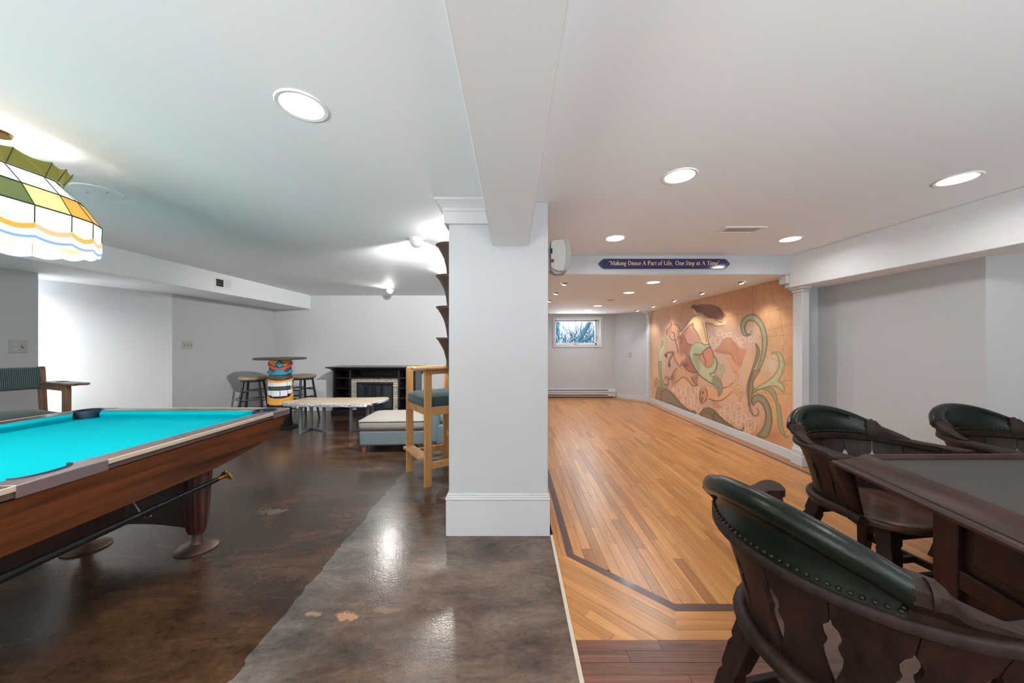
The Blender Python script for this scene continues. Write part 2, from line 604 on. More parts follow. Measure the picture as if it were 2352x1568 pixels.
# inlay border polyline (outer / inner edge), counter-clockwise field inside it
OUT = [(0.325, 2.036), (0.768, 1.615), (2.45, 1.615), (2.905, 2.05), (2.905, 7.35), (2.36, 7.95), (0.325, 7.95)]
INN = [(0.370, 2.057), (0.788, 1.662), (2.43, 1.662), (2.862, 2.07), (2.862, 7.33), (2.34, 7.905), (0.370, 7.905)]
for i in range(7):
    j = (i + 1) % 7
    q = [OUT[i], OUT[j], INN[j], INN[i]]
    d = (OUT[j][0] - OUT[i][0], OUT[j][1] - OUT[i][1])
    plank(q, math.atan2(d[1], d[0]) - PI / 2, M['inlay'], 'inlay_strip')
NEAR_Y = 4.65
near = [(0.37, 2.057), (0.788, 1.662), (2.43, 1.662), (2.862, 2.07), (2.862, NEAR_Y), (0.37, NEAR_Y)]
strips(near, 0.0, M['maple'], 0.057, [0.5, 0.75, 0.9, 1.1], 0.37)
# beyond: strips too narrow to tell apart, one joined part
far = MB()
freg = [(0.37, NEAR_Y), (2.862, NEAR_Y), (2.862, 7.33), (2.34, 7.905), (0.37, 7.905)]
x = 0.37
while x < 2.862:
    y = NEAR_Y - random.choice([0.0, 0.2, 0.5])
    while y < 7.905:
        ln = random.choice([0.5, 0.75, 0.9, 1.1])
        p = clip_all([(x + .0007, y + .0007), (x + .0563, y + .0007), (x + .0563, y + ln - .0007), (x + .0007, y + ln - .0007)], freg)
        if len(p) > 2 and parea(p) > 2e-4: far.prism(p, -0.018, 0.0)
        y += ln
    x += 0.057
tag(far.build('far_strips', M['maple_far'], wood_floor), kind='stuff')
# strips outside the inlay: left side, diagonal corner, foot, right side
strips([(0.268, 2.03), (0.325, 2.036), (0.325, 7.95), (0.268, 7.95)], 0.0, M['maple'], 0.0285, [1.4, 1.9, 2.3], 0.268)
dang = math.atan2(1.615 - 2.036, 0.768 - 0.325) - PI / 2
strips([(0.268, 2.03), (0.268, 1.458), (0.70, 1.458), (0.768, 1.615), (0.325, 2.036)], dang, M['maple'], 0.0535, [0.9, 1.3, 1.7], 0.0, origin=(0.768, 1.615))
strips([(0.70, 1.458), (2.53, 1.458), (2.45, 1.615), (0.768, 1.615)], R(-90), M['maple'], 0.0525, [0.55, 0.8, 1.0, 1.3], 0.0, origin=(0.7, 1.458))
strips([(2.53, 1.458), (3.3, 1.458), (3.3, 2.40), (2.905, 2.05), (2.45, 1.615)], R(-45), M['maple'], 0.057, [0.9, 1.2, 1.4])
strips([(2.905, 2.05), (3.3, 2.40), (3.03, 7.5), (2.905, 7.35)], 0.0, M['maple'], 0.057, [1.3, 1.7, 2.1], 2.905)
strips([(2.905, 7.35), (3.03, 7.62), (2.47, 8.23), (2.36, 7.95)], R(43), M['maple'], 0.057, [0.9, 1.2])
strips([(0.268, 7.95), (2.36, 7.95), (2.47, 8.23), (0.268, 8.23)], R(-90), M['maple'], 0.057, [1.2, 1.6])
# walnut floor at the near end
strips([(0.268, 0.85), (3.4, 0.85), (3.4, 1.458), (0.268, 1.458)], R(-90), M['walnut'], 0.0512, [0.45, 0.7, 0.95, 1.2], 0.0, origin=(0.268, 1.458))
wal = MB()
y = 0.85
while y > -3.2:
    x = 0.268 - random.random() * 0.6
    while x < 4.4:
        ln = random.choice([0.6, 0.9, 1.2, 1.5])
        wal.box(max(x, 0.268) + .001, min(x + ln, 4.4) - .001, y - .0502, y - .001, -0.018, 0.0); x += ln
    y -= 0.0512
M['walnut_far'] = wood('walnut_strip_near_camera', S(84, 48, 34), S(138, 88, 64), 'x', 45, 0.36, 0.12, 'island', figure=2.0)
tag(wal.build('walnut_strips', M['walnut_far'], wood_floor), kind='stuff')

# ------------------------------------------------------------------ walls and ceilings
W = M['wall']
wl = MB()
wl.box(-4.62, -4.5, -3.3, 3.267, 0, 1.93)
wl.box(-4.62, -4.5, 4.552, 6.64, 0, 1.93)
struct('wall_left', wl, W, 'grey white wall with a doorway gap below the dropped soffit')
struct('wall_alcove', MB().prism([(-5.42, 2.3), (-4.498, 4.553), (-4.6, 4.6), (-5.52, 2.35)], 0, 1.93), W, 'bright lit wall seen inside the doorway')
struct('wall_alcove_end', MB().box(-5.6, -4.62, 2.18, 2.3, 0, 1.93), W, 'end wall inside the doorway')
struct('ceiling_soffit', MB().box(-6.0, -3.83, -3.3, 6.54, 1.93, CEIL), M['ceil'], 'long dropped soffit box along the games room wall', bevel=0.004)
struct('wall_back', MB().box(-4.62, 0.1, 6.54, 6.66, 0, CEIL), W, 'grey white back wall behind the fireplace console')
struct('baseboard_back', MB().box(-4.5, 0.05, 6.525, 6.54, 0, 0.09), M['trim'], 'low white baseboard of the games room back wall', bevel=0.004)
struct('wall_center', MB().box(0.05, 0.236, 2.64, 8.36, 0, CEIL), W, 'partition between games room and dance room')
struct('ceiling', MB().box(-6.6, 4.5, -3.3, 6.66, CEIL, CEIL + 0.1), M['ceil'], 'smooth white main ceiling')
struct('ceiling_dance', MB().box(0.15, 3.3, 3.62, 8.45, 1.99, 2.12), M['ceil'], 'lower white ceiling of the dance room')
struct('ceiling_header', MB().box(0.236, 3.04, 3.61, 3.75, 1.992, CEIL), M['wall'], 'white header face carrying the blue sign', bevel=0.004)
struct('ceiling_beam', MB().box(-0.13, 0.11, -3.3, 2.262, 1.90, CEIL), M['ceil'], 'white boxed ceiling beam running to the pillar', bevel=0.005)

pil = struct('wall_pillar', MB().box(-0.416, 0.238, 2.262, 2.64, 0, CEIL), W, 'broad white pillar in the middle of the room', bevel=0.006)
b = MB()
b.loft([[(-0.432 + .0, 2.246, z), (0.248, 2.246, z), (0.248, 2.66, z), (-0.432, 2.66, z)] for z in (0.0, 0.236)])
b.build('baseboard', M['trim'], pil, bevel=0.003)
b = MB()
for off, z0, z1 in ((0.020, 0.236, 0.25), (0.012, 0.25, 0.262), (0.005, 0.262, 0.274)):
    b.box(-0.416 - off, 0.238 + off * 0.6, 2.262 - off, 2.64 + off, z0, z1)
b.build('baseboard_cap', M['trim'], pil, bevel=0.004, seg=3)
# crown on the games-room side of the pillar
b = MB()
prof = [(0.026, 2.04), (0.026, 2.115), (0.034, 2.12), (0.036, 2.135), (0.050, 2.15), (0.072, 2.172), (0.080, 2.176), (0.080, 2.189)]
rings = [[(-0.130, 2.262 - o, z), (-0.416 - o, 2.262 - o, z), (-0.416 - o, 2.66, z), (-0.130, 2.66, z)] for o, z in prof]
b.loft(rings)
b.build('crown_moulding', M['trim'], pil, smooth=True, angle=30)

# far end of the dance room with the window opening
wx0, wx1, wz0, wz1 = 1.037, 2.11, 1.25, 1.865
wf = MB()
wf.box(0.2, wx0, 8.23, 8.45, 0, 1.99); wf.box(wx1, 2.47, 8.23, 8.45, 0, 1.99)
wf.box(wx0, wx1, 8.23, 8.45, 0, wz0); wf.box(wx0, wx1, 8.23, 8.45, wz1, 1.99)
struct('wall_far', wf, W, 'far wall of the dance room around the small window')
struct('wall_diagonal', MB().prism([(2.47, 8.23), (3.04, 7.61), (3.16, 7.72), (2.55, 8.45)], 0, 1.99), W, 'short angled wall at the far corner of the dance room')
struct('wall_right', MB().box(3.04, 3.4, 3.655, 8.45, 0, 1.99), W, 'wall behind the mural')
struct('wall_right_recess', MB().box(3.25, 3.4, 2.36, 3.655, 0, 1.87), W, 'plain grey wall behind the captain chairs')
struct('wall_right_angled', MB().prism([(3.25, 2.36), (4.25, 1.36), (4.36, 1.46), (3.36, 2.46)], 0, 1.87), W, 'angled grey wall at the frame edge')
struct('wall_right_near', MB().box(4.25, 4.4, -3.3, 1.46, 0, CEIL), W, 'side wall beside the game table')
struct('ceiling_soffit_right', MB().prism([(3.40, -3.3), (2.925, 3.63), (3.42, 3.63), (3.42, 2.3), (4.42, 1.3), (4.42, -3.3)], 1.855, CEIL), M['ceil'],
       'dropped soffit box above the captain chairs', bevel=0.004)

# pilaster between mural and recess, and its twin at the far end
def pilaster(name, x0, y0, y1, ztop, label):
    p = struct(name, MB().box(x0, 3.06, y0, y1, 0, ztop), M['trim'], label, bevel=0.003)
    q = MB(); q.box(x0 - 0.018, 3.06, y0 - 0.018, y1 + 0.012, 0, 0.11); q.build('plinth', M['trim'], p, bevel=0.004)
    q = MB(); q.box(x0 - 0.010, 3.06, y0 - 0.010, y1 + 0.006, 0.11, 0.165); q.build('plinth_step', M['trim'], p, bevel=0.004)
    return p


pa = pilaster('trim_2', 2.985, 3.54, 3.655, 1.856, 'white pilaster between mural and recess')
q = MB()
for o, z0, z1 in ((0.012, 1.80, 1.83), (0.03, 1.83, 1.856)):
    q.box(2.985 - o, 3.06, 3.54 - o, 3.655 + o * 0.8, z0, z1)
q.build('capital', M['trim'], pa, bevel=0.004)
pb = pilaster('trim_3', 2.965, 7.46, 7.60, 1.99, 'far white pilaster at the end of the mural')
q = MB()
rings = []
for o, z in ((0.0, 1.85), (0.012, 1.855), (0.014, 1.89), (0.05, 1.95), (0.06, 1.955), (0.06, 1.99)):
    rings.append([(2.965 - o, 7.46 - o, z), (3.06, 7.46 - o, z), (3.06, 7.6 + o, z), (2.965 - o, 7.6 + o, z)])
q.loft(rings); q.build('capital', M['trim'], pb)
q = MB()
for o, z0, z1 in ((0.0, 1.856, 1.90), (0.035, 1.90, 1.992)):
    q.box(2.93 - o, 3.05, 3.632, 3.70 + o, z0, z1)
struct('trim_4', q, M['trim'], 'small moulded bracket where header meets soffit', bevel=0.008)
struct('baseboard_right', MB().box(3.02, 3.04, 3.66, 7.46, 0, 0.108), M['trim'], 'white baseboard under the mural', bevel=0.004)
struct('baseboard_diagonal', MB().prism([(2.47, 8.215), (3.0, 7.61), (3.04, 7.61), (2.48, 8.235)], 0, 0.10), M['trim'], 'white baseboard on the angled far wall', bevel=0.004)

# wall behind the camera; its two glazed openings are added to carry fill light
wf = MB()
for a, c in ((-6.6, -3.6), (-1.0, 0.4), (3.0, 4.5)):
    wf.box(a, c, -3.3, -3.2, 0, CEIL)
for a, c in ((-3.6, -1.0), (0.4, 3.0)):
    wf.box(a, c, -3.3, -3.2, 2.05, CEIL)
struct('wall_front', wf, W, 'wall behind the camera with glazed doors')
gt_, nt, p = _mat('dark_tinted_glass')  # panes darkened to hold back sky light that would overlight the pillar
tr = N(nt, 'ShaderNodeBsdfTransparent'); tr.inputs[0].default_value = (0.10, 0.10, 0.10, 1)
nt.links.new(tr.outputs[0], nt.nodes['Material Output'].inputs['Surface'])
for k, (a, c) in enumerate(((-3.6, -1.0), (0.4, 3.0))):
    b = MB(); m_ = (a + c) / 2
    for x0, x1 in ((a, a + 0.07), (m_ - 0.05, m_ + 0.05), (c - 0.07, c)):
        b.box(x0, x1, -3.28, -3.22, 0, 2.05)
    b.box(a, c, -3.28, -3.22, 1.98, 2.05); b.box(a, c, -3.28, -3.22, 0, 0.09)
    dr = struct('door_%d' % (k + 1), b, M['trim'], 'glazed double door behind the camera')
    for x0, x1 in ((a + 0.07, m_ - 0.05), (m_ + 0.05, c - 0.07)):
        MB().box(x0, x1, -3.255, -3.245, 0.09, 1.98).build('pane', gt_, dr)
# ------------------------------------------------------------------ ceiling fixtures
def downlight(loc, label, group, energy, r=0.075, rt=0.094, color=(1.0, 0.975, 0.94), lit=True, m=None):
    t = thing('recessed_light', label, 'ceiling light', loc, 0, group)
    b = MB(); b.lathe([(r, 0.0), (r + 0.002, -0.004), (rt - 0.004, -0.006), (rt, -0.001), (rt, 0.0)], n=40, cap=False)
    b.build('trim_ring', M['white'], t, smooth=True)
    b = MB(); b.lathe([(r, -0.0025), (r * 0.5, -0.0035), (0.002, -0.004)], n=40)
    b.build('lens', (m or M['lens']) if lit else M['lens_off'], t, smooth=True)
    if lit and energy:
        a = area_light('recessed_lamp', (loc[0], loc[1], loc[2] - 0.012), (0, 0, 0), r * 1.8, energy, color, disk=True, spread=165)
    return t


M['lens_off'] = mat('unlit_lens', S(120, 118, 116), 0.4)
ZC = CEIL
EB = 3.5
downlight((-0.826, 1.353, ZC), 'large round recessed light in the ceiling over the pool table aisle', 'recessed lights in the main ceiling', 6)
downlight((0.933, 1.914, ZC), 'round recessed light in the ceiling between the beam and the game table', 'recessed lights in the main ceiling', EB * 0.8)
downlight((2.524, 1.949, ZC), 'round recessed light above the captain chairs, closest to the dropped soffit', 'recessed lights in the main ceiling', EB * 0.8)
downlight((0.909, 3.031, ZC), 'round recessed light just in front of the start of the blue sign', 'recessed lights in the main ceiling', EB * 0.8)
downlight((2.472, 3.056, ZC), 'round recessed light beside the ceiling vent, close to header and soffit', 'recessed lights in the main ceiling', EB * 0.8)
for n, (lx, ly) in enumerate(((0.92, 0.62), (2.5, 0.62), (0.92, -0.9), (2.5, -0.9), (-0.82, -0.6), (-3.2, -0.8), (-3.4, 0.6))):  # unseen, no fixtures: right rows continue the grid, left ones added as fill
    area_light('recessed_lamp', (lx, ly, ZC - 0.012), (0, 0, 0), 0.14, EB if lx > 0 else 9.0, (1.0, 0.975, 0.94), disk=True, spread=165)
ZD = 1.99
for k, (lx, ly, lb) in enumerate(((1.668, 4.06, 'round recessed light in the dance room ceiling, first of the middle row behind the header'),
                                  (1.653, 4.86, 'round recessed light in the dance room ceiling, second of the middle row'),
                                  (1.622, 6.51, 'round recessed light in the dance room ceiling, second last before the window wall'),
                                  (1.611, 7.31, 'round recessed light in the dance room ceiling, last before the window wall'))):
    downlight((lx, ly, ZD), lb, 'middle row of dance room lights', 8, 0.07, 0.085, (0.95, 0.98, 1.0))
downlight((1.62, 5.66, ZD), 'unlit dark recessed light in the middle row of the dance room ceiling', 'middle row of dance room lights', 0, 0.06, 0.075, lit=False)


def small_spot(loc, aim, label, group, energy, angle=75, warm=(1.0, 0.96, 0.91)):
    t = thing('eyeball_spot', label, 'spot light', loc, 0, group)
    MB().lathe([(0.040, 0.0), (0.042, -0.004), (0.060, -0.005), (0.064, 0.0)], n=24, cap=False).build('trim_ring', M['white'], t, smooth=True)
    v = (Vector(aim) - Vector(loc)).normalized()
    b = MB().ball((0, 0, 0.012), 0.038, 16, 10)
    b.build('eyeball', M['steel'], t, smooth=True)
    l = MB().lathe([(0.024, 0.0), (0.02, 0.006), (0.002, 0.008)], n=16)
    l.xform(Matrix.Translation(Vector((0, 0, 0.012)) + v * 0.034) @ v.to_track_quat('Z', 'Y').to_matrix().to_4x4())
    l.build('lens', M['lens_warm'], t, smooth=True)
    if energy:
        spot_light('mural_spot', Vector(loc) + v * 0.06, aim, energy, angle, 0.7, warm, 0.02)
    return t


words_ = ['first', 'second', 'third', 'fourth', 'fifth']
for k, ly in enumerate((4.02, 4.84, 5.66, 6.5, 7.3)):
    small_spot((2.675 - 0.006 * k, ly, ZD), (3.04, ly + 0.05, 0.9), 'small eyeball spot aimed at the mural, %s from the header' % words_[k],
               'small spots along the mural', 11.0, 84)
for k, ly in enumerate((4.1, 4.86, 5.7)):
    small_spot((0.625, ly, ZD), (0.40, ly + 0.4, 0.6), 'small eyeball spot over the pillar side of the dance floor, %s from the header' % words_[k],
               'small spots along the pillar side', 8.0, 90, (1.0, 0.95, 0.88))


def eyeball(loc, aim, label, r, energy, lit, drop=0.05):
    t = thing('eyeball_light', label, 'spot light', loc)
    MB().lathe([(r * 0.8, 0.0), (r * 0.82, -0.006), (r * 1.15, -0.006), (r * 1.2, 0.0)], n=32, cap=False).build('trim_ring', M['white'], t, smooth=True)
    v = (Vector(aim) - Vector(loc)).normalized()
    Q = v.to_track_quat('Z', 'Y').to_matrix().to_4x4()
    b = MB().lathe([(r * 0.02, -r * 0.9), (r * 0.6, -r * 0.75), (r * 0.85, -r * 0.35), (r * 0.88, 0.0), (r * 0.85, r * 0.35), (r * 0.72, r * 0.62)], n=28, cap=False)
    b.xform(Matrix.Translation((0, 0, -0.012)) @ Q)
    b.build('eyeball_shell', M['white'], t, smooth=True)
    b = MB().lathe([(r * 0.70, r * 0.55), (r * 0.3, r * 0.57), (0.002, r * 0.57)], n=24)
    b.xform(Matrix.Translation((0, 0, -0.012)) @ Q)
    b.build('lens', M['lens_spot'] if lit else M['lens_off'], t, smooth=True)
    if energy:
        spot_light('eyeball_lamp', Vector(loc) + Vector((0, 0, -0.012)) + v * (r * 0.75), aim, energy, 128, 0.8, (1.0, 0.97, 0.93), 0.04)
    return t


M['lens_spot'] = emat('bright_spot_lens', (1.0, 0.98, 0.95), 60.0)
eyeball((-0.851, 3.06, ZC), (-1.9, 6.5, 0.7), 'white eyeball light on the games room ceiling closest to the pillar', 0.07, 380, True)
eyeball((-2.05, 5.80, ZC), (-2.35, 3.0, 0.2), 'white eyeball light on the ceiling above the fireplace console', 0.065, 40, True)
eyeball((-0.905, 4.58, ZC), (-0.6, 1.4, 0.0), 'glaring eyeball light on the ceiling beside the brown tiered column', 0.06, 36, True)

# ceiling vent
t = thing('ceiling_vent', 'white metal ceiling vent with angled slats near the header', 'vent', (1.86, 2.80, ZC))
b = MB()
b.box(-0.17, 0.17, -0.075, -0.05, -0.008, 0); b.box(-0.17, 0.17, 0.05, 0.075, -0.008, 0)
b.box(-0.17, -0.135, -0.05, 0.05, -0.008, 0); b.box(0.135, 0.17, -0.05, 0.05, -0.008, 0)
b.build('vent_frame', M['white'], t, bevel=0.002)
MB().box(-0.14, 0.14, -0.055, 0.055, -0.002, 0).build('vent_backing', M['dark'], t)
sl = MB().bar((0, -0.05, 0), (0, 0.05, 0), 0.0055, 0.0012, (0.3, 0, 0.95)).mesh('slat', M['white'])
for k in range(17):
    link_copy(sl, 'slat', t, (-0.128 + 0.016 * k, 0, -0.005))

# soffit register
t = thing('wall_vent', 'small white register with dark opening on the games room soffit', 'vent', (-3.83, 4.56, 2.062))
MB().box(0, 0.006, -0.15, 0.13, -0.07, 0.07).build('vent_frame', M['white'], t, bevel=0.003)
MB().box(0.005, 0.008, -0.115, -0.005, -0.045, 0.045).build('vent_opening', M['dark'], t)
bar_ = MB().box(0.006, 0.010, -0.115, -0.005, -0.002, 0.002).mesh('slat', M['steel'])
for k in range(3):
    link_copy(bar_, 'slat', t, (0, 0, -0.022 + 0.022 * k))
bar_ = MB().box(0.005, 0.009, -0.0025, 0.0025, -0.045, 0.045).mesh('louvre', M['white'])
for k in range(8):
    link_copy(bar_, 'louvre', t, (0, 0.012 + 0.011 * k, 0))
MB().box(0.006, 0.022, 0.108, 0.114, -0.03, 0.02).build('lever', M['white'], t)

# round cover plate
t = thing('ceiling_cover_plate', 'flat round white cover plate on the ceiling near the stained glass lamp', 'cover plate', (-2.53, 2.10, ZC))
MB().lathe([(0.11, 0.0), (0.108, -0.006), (0.09, -0.009), (0.002, -0.009)], n=40).build('plate', M['ceil'], t, smooth=True)
sc_ = MB().lathe([(0.006, -0.009), (0.005, -0.012), (0.001, -0.012)], n=10).mesh('screw', M['steel'])
for dx in (-0.06, 0.06):
    link_copy(sc_, 'screw', t, (dx, 0, 0))


# ------------------------------------------------------------------ outlets and switches
M['plate'] = mat('wall_plate', S(176, 176, 174), 0.35)
M['plate2'] = mat('wall_plate_parts', S(205, 205, 202), 0.35)


def wall_plate(name, label, cat, loc, rotz, gangs):
    """plate in the local xz plane facing -y"""
    t = thing(name, label, cat, loc, rotz)
    w = 0.07 + 0.046 * (len(gangs) - 1)
    MB().box(-w / 2, w / 2, -0.006, 0, -0.057, 0.057).build('plate', M['plate'], t, bevel=0.003)
    for i, g in enumerate(gangs):
        x = (i - (len(gangs) - 1) / 2) * 0.046
        if g == 'outlet':
            for dz in (-0.021, 0.021):
                o = MB().lathe([(0.016, -0.006), (0.015, -0.0085), (0.001, -0.0085)], (x, 0, dz), 20, 'y').build('socket', M['plate2'], t, smooth=True)
                s2 = MB(); s2.box(x - 0.007, x - 0.0045, -0.0092, -0.008, dz - 0.001, dz + 0.008); s2.box(x + 0.0045, x + 0.007, -0.0092, -0.008, dz - 0.001, dz + 0.006)
                s2.box(x - 0.002, x + 0.002, -0.0092, -0.008, dz - 0.010, dz - 0.006); s2.build('slots', M['black'], o)
        else:
            MB().box(x - 0.006, x + 0.006, -0.0075, -0.005, -0.013, 0.013).build('switch_slot', M['dark'], t)
            MB().hexa([(x - 0.004, -0.006, -0.006), (x + 0.004, -0.006, -0.006), (x + 0.004, -0.006, 0.006), (x - 0.004, -0.006, 0.006),
                       (x - 0.003, -0.018, 0.004), (x + 0.003, -0.018, 0.004), (x + 0.003, -0.016, 0.011), (x - 0.003, -0.016, 0.011)]).build('toggle', M['plate2'], t)
    return t


wall_plate('outlet_switch_plate', 'double wall plate with power outlet and switch beside the doorway', 'wall plate', (-4.5, 3.135, 1.235), R(90), ['outlet', 'switch'])
wall_plate('switch_plate', 'grey wall plate with three toggle switches beyond the doorway', 'wall plate', (-4.5, 4.766, 1.25), R(90), ['switch', 'switch', 'switch'])
wall_plate('outlet_plate', 'single grey outlet plate on the angled far wall', 'wall plate', (2.72, 7.952, 1.03), R(-47.4), ['outlet'])

# ------------------------------------------------------------------ blue sign
t = thing('hanging_sign', 'long blue sign board with cream lettering about dance on the header', 'sign', (1.592, 3.608, 2.098))
hw, hh = 0.683, 0.052
half = [(hw - 0.055, hh), (hw - 0.030, hh - 0.012), (hw - 0.022, hh - 0.024), (hw - 0.004, 0.012), (hw, 0.0)]
outl = half + [(x, -z) for x, z in half[-2::-1]]
outl = outl + [(-x, z) for x, z in outl[::-1]]
outl = [p for i, p in enumerate(outl) if i == 0 or p != outl[i - 1]]
MB().prism(outl, -0.016, 0.0, 'xz').build('board', mat('navy_gloss', S(38, 44, 92), 0.16, coat=0.4), t, bevel=0.002)
M['cream'] = mat('cream_lettering', S(236, 205, 170), 0.4)
LT, MT, HT = 0.0125, 0.005, 0.0        # thick and thin stroke

# letters: (advance, [(points, width)...], [serif (x, y, halfwidth)...]) in cap-height units
TK, TN = 0.15, 0.065
def arc(cx, cy, rx, ry, a0, a1, n=12):
    return [(cx + rx * math.cos(R(a0 + (a1 - a0) * i / n)), cy + ry * math.sin(R(a0 + (a1 - a0) * i / n))) for i in range(n + 1)]


G = {
    'M': (1.12, [([(.14, 0), (.18, 1)], TN), ([(.18, 1), (.52, .05)], TK), ([(.52, .05), (.86, 1)], TN), ([(.86, 1), (.92, 0)], TK)], [(.14, 0, .13), (.92, 0, .15), (.12, 1, .1), (.92, 1, .1)]),
    'a': (.56, [(arc(.24, .47, .18, .16, 170, 0, 8) + [(.42, .08), (.50, .02)], TK * .8), (arc(.25, .19, .18, .17, 60, 330, 10), TK * .75)], []),
    'k': (.62, [([(.14, 0), (.14, 1.05)], TK), ([(.46, .62), (.18, .32)], TN), ([(.24, .36), (.54, 0)], TK)], [(.14, 0, .12), (.52, 0, .12), (.44, .62, .11), (.08, 1.04, .07)]),
    'j': (.32, [([(.15, 0), (.15, .62)], TK)], [(.15, 0, .12), (.10, .61, .07)]),
    'i': (.32, [([(.15, 0), (.15, .62)], TK), ([(.15, .82), (.15, .95)], TK)], [(.15, 0, .12), (.10, .61, .07)]),
    'n': (.66, [([(.15, 0), (.15, .62)], TK), (arc(.33, .40, .18, .22, 180, 0, 8) + [(.51, 0)], TK * .9)], [(.15, 0, .12), (.51, 0, .12), (.10, .61, .07)]),
    'g': (.58, [(arc(.25, .42, .16, .20, 0, 360, 14), TK * .75), (arc(.26, -.14, .20, .14, 0, 360, 14), TK * .65), ([(.14, .24), (.12, .10), (.36, .02)], TN), ([(.38, .56), (.52, .62)], TN)], []),
    'D': (.92, [([(.18, 0), (.18, 1)], TK), (arc(.30, .5, .48, .47, 90, -90, 14), TK * .9), ([(.1, .97), (.32, .97)], TN), ([(.1, .03), (.32, .03)], TN)], []),
    'c': (.50, [(arc(.28, .31, .20, .30, 55, 310, 12), TK * .85)], []),
    'e': (.54, [(arc(.28, .31, .20, .30, 0, 315, 12), TK * .8), ([(.10, .34), (.47, .34)], TN)], []),
    'A': (.90, [([(.10, 0), (.44, 1)], TN), ([(.42, 1), (.78, 0)], TK), ([(.24, .36), (.64, .36)], TN)], [(.10, 0, .12), (.78, 0, .14)]),
    'P': (.76, [([(.18, 0), (.18, 1)], TK), (arc(.30, .73, .32, .25, 90, -90, 10), TK * .85), ([(.1, .97), (.32, .97)], TN), ([(.18, .48), (.32, .48)], TN)], [(.18, 0, .15)]),
    'r': (.46, [([(.15, 0), (.15, .62)], TK), ([(.18, .40), (.28, .58), (.42, .58)], TK * .75)], [(.15, 0, .13), (.10, .61, .07)]),
    't': (.42, [([(.20, .84), (.20, .14), (.28, .03), (.40, .06)], TK * .85), ([(.06, .60), (.38, .60)], TN)], []),
    'o': (.62, [(arc(.30, .31, .22, .28, 0, 360, 16), TK * .75)], []),
    'f': (.40, [([(.18, 0), (.18, .80), (.26, .98), (.42, 1.0)], TK * .85), ([(.04, .60), (.36, .60)], TN)], [(.18, 0, .13)]),
    'L': (.70, [([(.18, 0), (.18, 1)], TK), ([(.1, .03), (.60, .03), (.64, .24)], TN)], [(.18, 1, .13)]),
    ',': (.26, [([(.12, .06), (.14, -.04), (.06, -.18)], TK * .7)], []),
    'O': (.98, [(arc(.48, .5, .38, .46, 0, 360, 20), TK * .85)], []),
    'S': (.62, [([(.50, .82), (.44, .94), (.30, .97), (.16, .88), (.14, .72), (.30, .56), (.46, .42), (.50, .24), (.42, .08), (.28, .03), (.14, .08), (.10, .22)], TK * .75)], []),
    'p': (.64, [([(.15, -.30), (.15, .62)], TK), (arc(.33, .31, .20, .28, 130, -130, 12), TK * .8)], [(.15, -.30, .13), (.10, .61, .07)]),
    'T': (.80, [([(.40, 0), (.40, 1)], TK), ([(.06, .80), (.08, .96), (.72, .96), (.74, .80)], TN)], [(.40, 0, .15)]),
    'm': (.98, [([(.15, 0), (.15, .62)], TK), (arc(.31, .40, .16, .22, 180, 0, 8) + [(.47, 0)], TK * .9), (arc(.64, .40, .17, .22, 180, 0, 8) + [(.81, 0)], TK * .9)],
          [(.15, 0, .12), (.47, 0, .12), (.81, 0, .12), (.10, .61, .07)]),
    '"': (.40, [([(.10, .98), (.12, .74)], TK * .7), ([(.27, .98), (.29, .74)], TK * .7)], []),
    ' ': (.33, [], []),
}
TEXT = '"Makjng Dance A Part of Life, One Step at A Time"'
adv = sum(G[c][0] for c in TEXT) + 0.24


def ribbon2(mb, pts, w, y, sx, ox, oz):
    """flat stroke in the xz plane, slightly proud"""
    n = len(pts)
    L, Rr = [], []
    for i in range(n):
        a = pts[max(i - 1, 0)]; c = pts[min(i + 1, n - 1)]
        d = Vector((c[0] - a[0], c[1] - a[1]))
        d = d.normalized() if d.length > 0 else Vector((1, 0))
        nx, ny = -d.y * w / 2, d.x * w / 2
        L.append((ox + (pts[i][0] + nx) * sx, oz + (pts[i][1] + ny) * sx)); Rr.append((ox + (pts[i][0] - nx) * sx, oz + (pts[i][1] - ny) * sx))
    v = []
    for i in range(n):
        v += [(L[i][0], y, L[i][1]), (Rr[i][0], y, Rr[i][1]), (L[i][0], y + 0.002, L[i][1]), (Rr[i][0], y + 0.002, Rr[i][1])]
    f = []
    for i in range(n - 1):
        a, c = 4 * i, 4 * (i + 1)
        f += [(a, a + 1, c + 1, c), (a + 2, c + 2, c + 3, a + 3), (a, c, c + 2, a + 2), (a + 1, a + 3, c + 3, c + 1)]
    f += [(0, 2, 3, 1), (4 * n - 4, 4 * n - 3, 4 * n - 1, 4 * n - 2)]
    mb.add(v, f)


cap = 1.156 / adv
pen = -1.156 / 2 - 0.004
for ch in TEXT:
    if ch == ',':
        pass
    w_, strokes, serifs = G[ch]
    if strokes:
        b = MB()
        for pts, wd in strokes:
            ribbon2(b, pts, wd, -0.0175, cap, pen, -0.014)
        for sx_, sy_, shw in serifs:
            ribbon2(b, [(sx_ - shw, sy_ + (0.03 if sy_ <= 0 else -0.03)), (sx_ + shw, sy_ + (0.03 if sy_ <= 0 else -0.03))], 0.06, -0.0176, cap, pen, -0.014)
        b.build('letter', M['cream'], t)
    pen += w_ * cap
    if ch == ',': pen += 0.24 * cap
for sx_ in (-1, 1):
    b = MB()
    for a in range(3):
        an = R(90 + 120 * a)
        b.ball((sx_ * (hw - 0.026) + 0.007 * math.cos(an), -0.0165, 0.007 * math.sin(an)), 0.006, 10, 5, (1, 0.35, 1))
    b.build('corner_ornament', mat('sign_ornament', S(86, 84, 96), 0.4), t, smooth=True)

